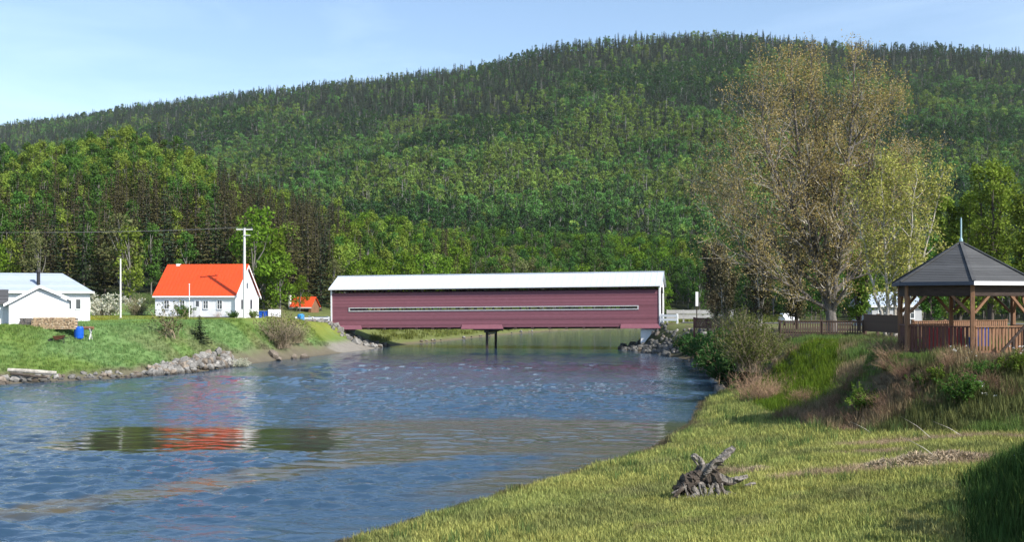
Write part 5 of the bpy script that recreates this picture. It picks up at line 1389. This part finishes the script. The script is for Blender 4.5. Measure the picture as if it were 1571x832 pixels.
# brown thicket on the slope below the gazebo
lbl = 'bare reddish brown bush in the thicket at the foot of the gazebo bank'
for q in range(34):
    f_ = q / 33.0; px = 1205 + 370 * f_ + rng.uniform(-12, 12); 
    Yb = np.interp(px, [1205, 1290, 1400, 1571], [49.5, 44.2, 41.2, 39.2]) + rng.uniform(-.6, 1.4)
    x = at(px, Yb); shrub('thicket_bush', x, Yb, 'twiggy' if q % 3 else 'twiggy2', rng.uniform(.4, .68) * np.interp(px, [1200, 1300, 1450, 1571], [1, .95, .75, .6]), lbl, 'bush', grp='bare bushes at the foot of the gazebo bank')
for q in range(16):
    px = rng.uniform(1215, 1380); Yb = np.interp(px, [1205, 1290, 1380], [55, 49, 44]) + rng.uniform(-2, 3)
    x = at(px, Yb); shrub('thicket_bush', x, Yb, 'twiggy2', rng.uniform(.5, .8), 'brown and green bush higher up the slope left of the gazebo', 'bush', grp='mixed bushes on the slope left of the gazebo')
for (px, Y, s_, k_, lb) in ((1330, 43.4, .5, 'lime', 'yellow green leafy bush on the slope below the gazebo, left'), (1440, 41.2, .35, 'lime', 'yellow green leafy bush right under the front post of the gazebo'), (1415, 41.6, .35, 'leafy', 'small leafy bush under the left side of the gazebo'),
                            (1510, 40.2, .38, 'leafy', 'leafy bush under the right railing of the gazebo'), (1556, 39.8, .38, 'lime', 'leafy bush at the right edge below the gazebo'), (1388, 42.6, .5, 'twiggy', 'bare grey bush at the left post of the gazebo'), (1480, 39.6, .6, 'leafy', 'green bush half way down the bank below the gazebo')):
    x = at(px, Y); shrub('slope_bush', x, Y, k_, s_, lb, 'bush')
for q, (x, y, s_) in enumerate(((12.4, 16.6, 1.3), (13.3, 18.3, 1.6), (14.2, 19.6, 1.4), (15.6, 21.8, 1.5))):  # out of view, added to throw the shadow at the bottom right
    shrub('shadow_bush', x, y, 'dark', s_, 'unseen dense dark bush beyond the right edge, placed to shade the near embankment', 'bush', grp='unseen bushes placed to shade the near embankment')
# left bank shrubs
shrub('pale_bush', at(430, 118), 118, 'pale', (1.25, 1.25, 1.35), 'large pale bare bush on the left bank near the shed', 'bush')
shrub('pale_bush', at(452, 122), 122, 'pale', .8, 'smaller pale bush right beside the large bare bush', 'bush')
shrub('sapling', at(262, 99.5), 99.5, 'sapling', 1.1, 'thin sapling with sparse pale leaves on the left lawn', 'sapling')
shrub('blossom_bush', at(160, 125), 125, 'blossom', 1.15, 'wide bush covered in white blossom behind the lane', 'bush')
shrub('pale_green_bush', at(213, 126), 126, 'pale', .85, 'pale green round bush left of the orange roofed cottage', 'bush')
shrub('garden_bush', at(282, 120.4), 120.4, 'leafy', .8, 'low green bush under the left windows of the cottage', 'bush')
shrub('garden_bush', at(336, 121), 121, 'twiggy', .6, 'low reddish shrub by the cottage door', 'bush')
shrub('garden_bush', at(358, 120.6), 120.6, 'leafy', .5, 'low shrub under the right window of the cottage', 'bush')
shrub('flowering_shrub', at(370, 102.5), 102.5, 'blossom', .38, 'small white flowering shrub on the green slope', 'bush')
shrub('garden_bush', at(388, 121), 121, 'lime', .45, 'small bush at the gable corner of the cottage', 'bush')
xs_p = at(306, 103.5); sp = empty('small_spruce', (xs_p, 103.5, gz(xs_p, 103.5) - .1), 0, 'small dense spruce alone on the left lawn', 'spruce')
sp.scale = (.30, .30, .30); g_ = spruce_geo(77, 8.8, 4.3, 1.2, .55, -.04); Vt, Ft = tubes_np(g_[0], 5); link('trunk', mesh_np('trunk', Vt, Ft, M['bark_dark']), None, sp); link('crown', mesh_np('crown', g_[1], g_[2], M['sprdark']), None, sp)
# low bushes along the far bank beyond the bridge
for q in range(14):
    px = 560 + q * 22 + rng.uniform(-6, 6); Y = np.interp(px, [560, 700, 850], [168, 190, 232]) + 6; x = at(px, Y)
    shrub('far_bank_bush', x, Y, ('lime', 'twiggy2', 'leafy')[q % 3], 1.0, 'low bush on the far left bank seen under the bridge', 'bush', grp='low bushes seen under the bridge')

# ---- grass
T = [proto('blade_tuft_%d' % q, mesh_np('blade_tuft_%d' % q, *tuft_geo(300 + q, 26, .20, .13, .011, .55), M['grass'])) for q in range(3)]
T += [proto('straw_tuft', mesh_np('straw_tuft', *tuft_geo(310, 30, .30, .20, .010, 1.7), M['grass']))]
T += [proto('tall_tuft', mesh_np('tall_tuft', *tuft_geo(311, 34, .62, .20, .013, .6), M['grass']))]
T += [proto('far_tuft', mesh_np('far_tuft', *tuft_geo(312, 16, .42, .30, .035, .6), M['grass']))]
def tufts(n, box, seed, dens):
    r = np.random.default_rng(seed); X = r.uniform(box[0], box[1], n); Y = r.uniform(box[2], box[3], n); wetm = inside(X, Y, RIVER)
    k = ~wetm & (r.uniform(size=n) < dens(X, Y)); return X[k], Y[k], r
X, Y, r_ = tufts(100000, (-8, 30, 14, 76), 1, lambda X, Y: (np.abs(X / Y) < .56) * np.clip(1.15 - (Y - 24) / 52, .3, 1))
Z = ground_z(X, Y); tint = zone_colour(X, Y, Z); up = inside(X, Y, UPPER); strawy = tint[:, 0] > tint[:, 1] * 1.12
dr = seg_dist(X, Y, RIVER + [RIVER[0]]); nearb = inside(X, Y, NEARPOLY)
nn = fbm(X, Y, 1.1, 91); n6 = fbm(X, Y, 5, 92)
tint = tint * (.8 + .7 * nn)[:, None] * 1.0
dF_ = np.where(up, seg_dist(X, Y, FOOT), 0)
br_up = up & (n6 > .57) & (Y > 41)
tint[br_up] = tint[br_up] * .35 + np.array([.24, .175, .11]) * .85
tint[up & (n6 < .47)] = np.array([.13, .20, .055]); tint[nearb] = np.array([.062, .110, .030]) * (.7 + .8 * nn[nearb])[:, None]  # embankment tufts darkened: the shadow there is put into their tint
tint[up & (Y > 50) & (Y < 68) & (X < at(1290, Y))] = np.array([.11, .17, .02])
weed = (r_.uniform(size=len(X)) < .025) & ~up & ~nearb & (n6 > .4)
tint[weed] = np.array([.10, .155, .05])
kd = np.where(weed, 4, np.where(strawy, 3, np.where(up | nearb, np.where(r_.uniform(size=len(X)) < .6, 4, 0), (r_.uniform(size=len(X)) * 3).astype(int))))
sc = r_.uniform(.65, 1.25, len(X)) * np.where(up | nearb, .85, np.clip(.5 + dr * .35, .5, 1.0)) * np.clip(.9 + (Y - 24) / 60, .9, 1.5)
sc = np.where(strawy & ~up, sc * .55, sc); sc = np.where(up & (Y > 60), sc * .5, sc); sc = np.where(up & (Y < 60), sc * .7, sc); sc = sc * np.clip(.55 + n6 * .8, .6, 1.1)
pad = np.hypot(X - XG, Y - YG) < 2.75; k = ~pad & (seg_dist(X, Y, ROAD_R) > 3)
sc[weed] *= .6
scatter('marsh_grass', T, np.stack([X, Y, Z], 1)[k], kd[k], sc[k], tint=tint[k], label='bright green marsh grass and rough bank grass on the right bank', cat='grass')
print('tufts', k.sum())
X, Y, r_ = tufts(60000, (-62, -14, 78, 136), 2, lambda X, Y: (np.abs(X / Y) < .54) * .75)
Z = ground_z(X, Y); tint = zone_colour(X, Y, Z); dr = seg_dist(X, Y, RIVER + [RIVER[0]]); nn = fbm(X, Y, 2, 93)
k = (dr > 1.7) & (seg_dist(X, Y, ROAD_L) > 2.6) & ~((X > at(233, 117)) & (X < at(400, 120)) & (Y > 116.5) & (Y < 128)) & (tint[:, 1] > .1) & (np.hypot(X + 20.5, Y - 138) > 7)
tint = tint * (1.0 + .45 * nn)[:, None]
scatter('lawn_grass', T, np.stack([X, Y, Z], 1)[k], np.full(k.sum(), 5), r_.uniform(.3, .62, len(X))[k], tint=tint[k], label='rough lawn grass with dandelions on the left bank', cat='grass')
X, Y, r_ = tufts(16000, (-20, 60, 150, 262), 3, lambda X, Y: np.ones_like(X) * .8)
Z = ground_z(X, Y); dr = seg_dist(X, Y, RIVER + [RIVER[0]]); k = (dr > 2.2) & (dr < 22); tint = np.tile([.13, .15, .04], (len(X), 1)) * (.7 + .7 * fbm(X, Y, 3, 94))[:, None]
scatter('far_bank_grass', T, np.stack([X, Y, Z], 1)[k], np.full(k.sum(), 5), r_.uniform(.8, 1.7, len(X))[k], tint=tint[k], label='dry grass on the far bank seen under the bridge', cat='grass')
# white umbels on the near bank and below the gazebo
t_ = NT('white_petals'); t_.bsdf((.75, .76, .72), .8); Pv, Fv = cards(np.random.default_rng(4).normal(size=(14, 3)) * [.022, .022, .008] + [0, 0, .38], np.full(14, .02), np.random.default_rng(6), 1.0)
Vt, Ft = tubes_np([([(0, 0, 0), (.01, 0, .38)], [.004, .003])], 3)
fl = proto('umbel', joinm('umbel', [(Pv, Fv, t_.m), (Vt, Ft, M['willow'])]))
r_ = np.random.default_rng(44); n_ = 520
X = np.concatenate([r_.uniform(12.0, 17.5, 260), r_.uniform(17.0, 22.5, 260)]); Y = np.concatenate([r_.uniform(24.5, 32, 260), r_.uniform(38.6, 43.0, 260)])
k = (inside(X, Y, NEARPOLY) & (seg_dist(X, Y, NEARFOOT) > .6)) | (inside(X, Y, UPPER) & (fbm(X, Y, 1.5, 12) > .45) & (np.hypot(X - XG, Y - YG) > 2.8))
scatter('white_wildflowers', [fl], np.stack([X, Y, ground_z(X, Y)], 1)[k], np.zeros(k.sum(), int), r_.uniform(.8, 1.4, n_)[k], label='small white umbel flowers dotted over the bank at the right edge', cat='flowers')
# ================================================================== rocks
def rock_mesh(seed, mat, sub=2):
    import bmesh
    bm = bmesh.new(); bmesh.ops.create_icosphere(bm, subdivisions=sub, radius=.5)
    r = np.random.default_rng(seed); D = r.normal(size=(7, 3)); D /= np.linalg.norm(D, axis=1)[:, None]; O = r.uniform(.26, .42, 7)
    for v in bm.verts:
        p = np.array(v.co)
        for d, o_ in zip(D, O):
            s = p @ d
            if s > o_: p = p - d * (s - o_) * .92
        p += r.normal(size=3) * .012; v.co = p
    me = bpy.data.meshes.new('rock'); bm.to_mesh(me); bm.free(); me.materials.append(mat); return me
RM = [rock_mesh(500 + q, M['rock'], 1) for q in range(5)] + [rock_mesh(510 + q, M['rock_brown'], 1) for q in range(3)]
RD = [rock_mesh(520 + q, M['rock_dark'], 1) for q in range(4)] + [rock_mesh(530, M['rock_brown'], 1), rock_mesh(531, M['rock'], 1)]
NROCK = {}
RUB = []
def rock(x, y, z, s, meshes, label, grp, r):
    lim = {'rocks of the riprap heap': 105, 'rocks along the left waterline': 50, 'rocks under the left end of the bridge': 60, 'rocks at the right end of the bridge': 62, 'rocks under the shaded bank': 14, 'stones on the far shore': 8}.get(grp, 99)
    NROCK[grp] = NROCK.get(grp, 0) + 1
    if grp and NROCK[grp] > lim:
        RUB.append((x, y, z, s * r.uniform(.75, 1.3), (0 if meshes is RM else 1))); return None
    o = link('rock', meshes[int(r.integers(len(meshes)))]); o.location = (x, y, z); o.rotation_euler = tuple(r.uniform(0, 6.28, 3)); o.scale = tuple(s * r.uniform(.75, 1.3, 3))
    return tag(o, label, 'rock', grp)
r_ = np.random.default_rng(71)
# riprap pile on the left bank
for q in range(175):
    px = 226 + 140 * r_.uniform() ** .9; ysh = np.interp(px, [200, 300, 366, 380], [88, 94.5, 104, 106])
    top = np.interp(px, [226, 262, 330, 350, 366], [.9, 1.15, 2.1, 1.5, .5]); f_ = r_.uniform()
    x0 = at(px, ysh); hgt = top * f_
    Y = ysh - .2 + 3.2 * f_; x = at(px, Y) 
    rock(x, Y, max(gz(x, Y) - .02, hgt * .72) + r_.uniform(-.05, .12), r_.uniform(.45, .95), RM, 'pale angular rock in the riprap heap on the left bank', 'rocks of the riprap heap', r_)
for q in range(95):
    px = r_.uniform(-15, 228); ysh = np.interp(px, [-30, 0, 100, 200, 300], [79, 81, 84.5, 88, 94.5]); Y = ysh + r_.uniform(-.1, 1.6); x = at(px, Y)
    rock(x, Y, gz(x, Y) + .02, r_.uniform(.25, .75) * (1.3 if px < 40 else 1), RM, 'grey rock along the waterline below the lawn', 'rocks along the left waterline', r_)
# bridge end, left: pale riprap, darker in the bridge's shade
for q in range(210):
    u_ = r_.uniform(); p_ = bl + ux * (r_.uniform(-6, 6.8)) - uy * (r_.uniform(-5.5, 4.8)); x, y = p_.x, p_.y
    if inside(np.array([x]), np.array([y]), RIVER)[0] and seg_dist(np.array([x]), np.array([y]), RIVER)[0] > 1.2: continue
    rock(x, y, gz(x, y) + .05, r_.uniform(.45, 1.0), RM, 'pale rock of the embankment under the left end of the bridge', 'rocks under the left end of the bridge', r_)
for (px, Y, s_, lb) in ((420, 114.5, 1.3, 'large brown slab rock near the water below the bare bush'), (428, 113.2, 1.0, 'flat brown rock left of the three by the water below the bare bush'), (466, 117.8, 1.1, 'tan rock at the waterline between the bush and the bridge'), (452, 117.0, .8, 'dark rock at the waterline left of the tan one'), (546, 141.3, 1.6, 'rounded pale boulder under the bridge end')):
    x = at(px, Y); rock(x, Y, gz(x, Y) + .15, s_, RM[5:] if px < 500 else RM[:5], lb, None, r_)
o = rock(at(659, 186), 186, 1.0, 2.0, RM[:4], 'big white boulder on the far bank seen under the bridge', None, r_)
for q in range(16):
    px = r_.uniform(640, 850); Y = np.interp(px, [600, 700, 760, 850], [150.6, 173, 196, 226]) + 1; x = at(px, Y); rock(x, Y, gz(x, Y) + .1, r_.uniform(.3, .7), RM, 'small pale stone on the far shore seen under the bridge', 'stones on the far shore', r_)
# bridge end, right: dark rocks with some tan ones
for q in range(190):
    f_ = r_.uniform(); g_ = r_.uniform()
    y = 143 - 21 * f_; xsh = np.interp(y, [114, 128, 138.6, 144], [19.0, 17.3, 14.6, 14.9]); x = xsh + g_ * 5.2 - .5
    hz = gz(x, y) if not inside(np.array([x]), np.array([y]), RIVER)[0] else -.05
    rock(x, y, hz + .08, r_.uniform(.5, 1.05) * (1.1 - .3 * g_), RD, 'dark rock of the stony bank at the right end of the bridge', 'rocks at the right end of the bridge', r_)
# dark boulders along the cut bank
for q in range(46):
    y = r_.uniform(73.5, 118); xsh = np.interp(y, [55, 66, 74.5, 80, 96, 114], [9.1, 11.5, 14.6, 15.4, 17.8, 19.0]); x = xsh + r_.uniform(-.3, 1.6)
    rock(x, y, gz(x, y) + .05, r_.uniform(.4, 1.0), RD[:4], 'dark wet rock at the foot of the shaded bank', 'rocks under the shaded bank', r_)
RUB = np.array(RUB)
PR = [proto('rubble_a', rock_mesh(540, M['rock'], 1)), proto('rubble_b', rock_mesh(541, M['rock_dark'], 1)), proto('rubble_c', rock_mesh(542, M['rock_brown'], 1))]
kk = np.where(RUB[:, 4] == 1, 1, (r_.uniform(size=len(RUB)) < .3) * 2)
scatter('rubble', PR, RUB[:, :3], kk, RUB[:, 3:4] * r_.uniform(.7, 1.2, (len(RUB), 3)) * np.ones((1, 3)), rots=r_.uniform(0, 6.28, (len(RUB), 3)), label='smaller rubble filling the gaps between the bank rocks', cat='rubble')
# log beached on the left shore
lx, ly = at(12, 82.6), 82.6; lg = empty('beached_log', (lx, ly, gz(lx, ly) + .45), 0, 'long grey brown log lying on the rocks at the far left shore', 'log')
m = MB(); m.tube([(0, 0, .25), (1.6, .3, .12), (3.4, .8, -.05)], [.14, .17, .15], 8); m.build('trunk', M['bark_pale'], lg)
m = MB(); m.tube([(.3, -.2, .0), (1.8, -.1, -.2), (2.9, .3, -.35)], [.10, .12, .09], 7); m.build('branch', M['drift_dark'], lg)

# ================================================================== driftwood stump
XS, YS = at(1086, 28.6), 28.6; zS = gz(XS, YS)
st = empty('driftwood_stump', (XS, YS, zS - .05), 0, 'gnarled grey driftwood stump with upturned roots lying in the marsh grass', 'driftwood')
k_ = YS / FPX
def D(px, py, dy=0.0): return Vector(((px - 1086) * k_, dy, (795 - py) * k_))
def gnarl(m, pts, rad, n=9, seed=0, steps=24):
    r = np.random.default_rng(seed); P = np.array([tuple(p) for p in pts]); tt = np.linspace(0, 1, len(P)); T_ = np.linspace(0, 1, steps)
    Q = np.stack([np.interp(T_, tt, P[:, j]) for j in range(3)], 1)
    for _ in range(1): Q[1:-1] = (Q[:-2] + 2 * Q[1:-1] + Q[2:]) / 4
    Rr = np.interp(T_, np.linspace(0, 1, len(rad)), rad); Q += r.normal(size=Q.shape) * Rr[:, None] * .11
    base = len(m.v); prof = 1 + r.normal(size=n) * .24
    for i in range(steps):
        d = Vector(Q[min(i + 1, steps - 1)] - Q[max(i - 1, 0)]).normalized(); a_ = d.cross(Vector((.3, .9, .2))).normalized(); b_ = d.cross(a_)
        for k in range(n):
            an = 2 * math.pi * k / n + i * .14; rr = Rr[i] * prof[k] * (1 + r.normal() * .06)
            m.v.append(tuple(Vector(Q[i]) + a_ * math.cos(an) * rr + b_ * math.sin(an) * rr * .85))
    for i in range(steps - 1):
        for k in range(n): k2 = (k + 1) % n; m.f.append((base + i * n + k, base + i * n + k2, base + (i + 1) * n + k2, base + (i + 1) * n + k))
    m.f.append(tuple(base + k for k in range(n))[::-1]); m.f.append(tuple(base + (steps - 1) * n + k for k in range(n)))
def droot(name, pts, rad, seed, mat='drift', n=9):
    m = MB(); gnarl(m, pts, rad, n, seed); return m.build(name, M[mat], st)
droot('trunk', [D(1064, 772, .25), D(1080, 757, .1), D(1092, 760, 0), D(1103, 772, -.05)], [.20, .27, .24, .14], 1, 'drift_dark', 12)
droot('root_plate', [D(1043, 782, -.05), D(1058, 768, 0), D(1074, 763, .05)], [.20, .24, .18], 2, 'drift_dark', 12)
droot('root', [D(1082, 756, 0), D(1094, 742, -.05), D(1108, 730, -.05), D(1126, 714, 0)], [.13, .10, .12, .05], 3)
droot('root', [D(1104, 735, -.05), D(1100, 739, -.12), D(1109, 742, -.16)], [.05, .035, .012], 4, 'drift_dark', 6)
droot('root', [D(1080, 757, -.15), D(1089, 742, -.2), D(1096, 731, -.2)], [.06, .04, .02], 5)
droot('root', [D(1078, 756, 0), D(1078, 741, -.03), D(1072, 731, -.03), D(1063, 728, 0)], [.11, .07, .06, .08], 6)
droot('root', [D(1063, 728, 0), D(1066, 736, -.03), D(1070, 742, -.05)], [.05, .035, .02], 7, 'drift', 6)
droot('root', [D(1098, 764, -.05), D(1115, 765, -.1), D(1130, 763, -.12), D(1146, 758, -.1)], [.12, .09, .07, .03], 8)
droot('root', [D(1100, 766, -.1), D(1112, 770, -.2), D(1124, 769, -.25)], [.07, .05, .02], 9, 'drift_dark', 7)
droot('root', [D(1060, 768, -.1), D(1046, 776, -.25), D(1028, 782, -.3)], [.07, .05, .02], 10)
droot('root', [D(1056, 770, -.1), D(1042, 778, -.3), D(1024, 792, -.35)], [.06, .045, .02], 11, 'drift_dark')
droot('root', [D(1060, 774, -.25), D(1068, 783, -.32), D(1056, 789, -.36), D(1040, 792, -.38)], [.07, .06, .05, .03], 12)
droot('root', [D(1074, 768, -.2), D(1079, 780, -.3), D(1078, 796, -.36)], [.06, .05, .03], 13)
droot('root', [D(1096, 768, -.2), D(1098, 780, -.3), D(1106, 796, -.34)], [.06, .05, .03], 14)
droot('root', [D(1090, 772, -.2), D(1086, 782, -.32), D(1091, 796, -.4)], [.06, .05, .03], 15)
droot('root', [D(1100, 776, -.1), D(1115, 786, -.1), D(1130, 788, -.05)], [.09, .08, .04], 16)
droot('root', [D(1040, 786, -.2), D(1036, 792, -.3), D(1038, 800, -.35)], [.045, .04, .02], 17)
for q in range(16):
    px = r_.uniform(1038, 1108); droot('rootlet', [D(px, r_.uniform(766, 780), -.22), D(px + r_.uniform(-10, 10), r_.uniform(780, 790), -.36), D(px + r_.uniform(-16, 16), r_.uniform(788, 799), -.42)], [.03, .022, .01], 40 + q, 'drift' if q % 2 else 'drift_dark', 5)
bx = at(1150, 29.2); o = MB(); gnarl(o, [Vector((-.14, 0, .12)), Vector((0, 0, .16)), Vector((.16, .02, .2))], [.03, .05, .035], 7, 60, 8); o = o.build('driftwood_chip', M['drift']); o.location = (bx, 29.2, gz(bx, 29.2)); tag(o, 'small pale piece of driftwood right of the stump', 'driftwood')
# flat pale stone in the grass and long stalks
for (x, y, L_, az_, lb) in ((at(1440, 31), 30.6, 1.6, 2.5, 'long pale dead stalk leaning over the straw heap'), (at(1430, 37.4), 37.4, 1.6, 2.35, 'fallen bleached branch at the foot of the bank below the gazebo'), (at(1480, 36.8), 36.9, 1.1, 2.9, 'second bleached branch lying by the bank foot farther right'), (at(1345, 39.8), 39.8, 1.2, 2.6, 'pale branch sticking out of the brown thicket')):
    m = MB(); gnarl(m, [Vector((0, 0, 0)), Vector((math.cos(az_) * L_ * .5, -.1, L_ * .30)), Vector((math.cos(az_) * L_, -.1, L_ * .5))], [.018, .013, .006], 5, 61, 9); o = m.build('dead_branch', M['bark_pale']); o.location = (x, y, gz(x, y)); tag(o, lb, 'branch')
# heaps of dead straw washed up on the marsh
for (px, Y, rx, ry, h_, lb) in ((1395, 30.6, 1.5, .7, .32, 'heap of dead brown straw on the marsh right of the stump'), (1460, 30.9, 1.2, .6, .28, 'second heap of dead straw nearest the shaded bank'), (1160, 33.1, .5, .25, .1, 'small patch of dead straw behind the stump')):
    x0 = at(px, Y); n_ = 5000; a_ = r_.uniform(0, 6.28, n_); q_ = r_.uniform(0, 1, n_) ** .6
    X = x0 + np.cos(a_) * q_ * rx; Y_ = Y + np.sin(a_) * q_ * ry; lump = fbm(X, Y_, .5, 7)
    C = np.stack([X, Y_, ground_z(X, Y_) + h_ * (1 - q_ ** 2) * r_.uniform(.2, 1, n_) * (.3 + 1.3 * lump)], 1)
    Pv, Fv = cards(C, np.full(n_, .045), r_, 6.0, 1.0); o = link('straw_heap', mesh_np('straw_heap', Pv, Fv, M['twig_pale'])); tag(o, lb, 'straw', kind='stuff')

# ================================================================== haze
hz = MB(); hz.box(-1500, 1500, -230, 2150, -4, 560)
t = NT('haze'); v = t.n('VolumePrincipled'); v.inputs['Color'].default_value = (0.86, 0.93, 1.0, 1); v.inputs['Density'].default_value = 0.00005; v.inputs['Anisotropy'].default_value = 0.2
t.l(v.outputs[0], t.out.inputs['Volume'])
o = hz.build('haze', t.m); o['kind'] = 'stuff'
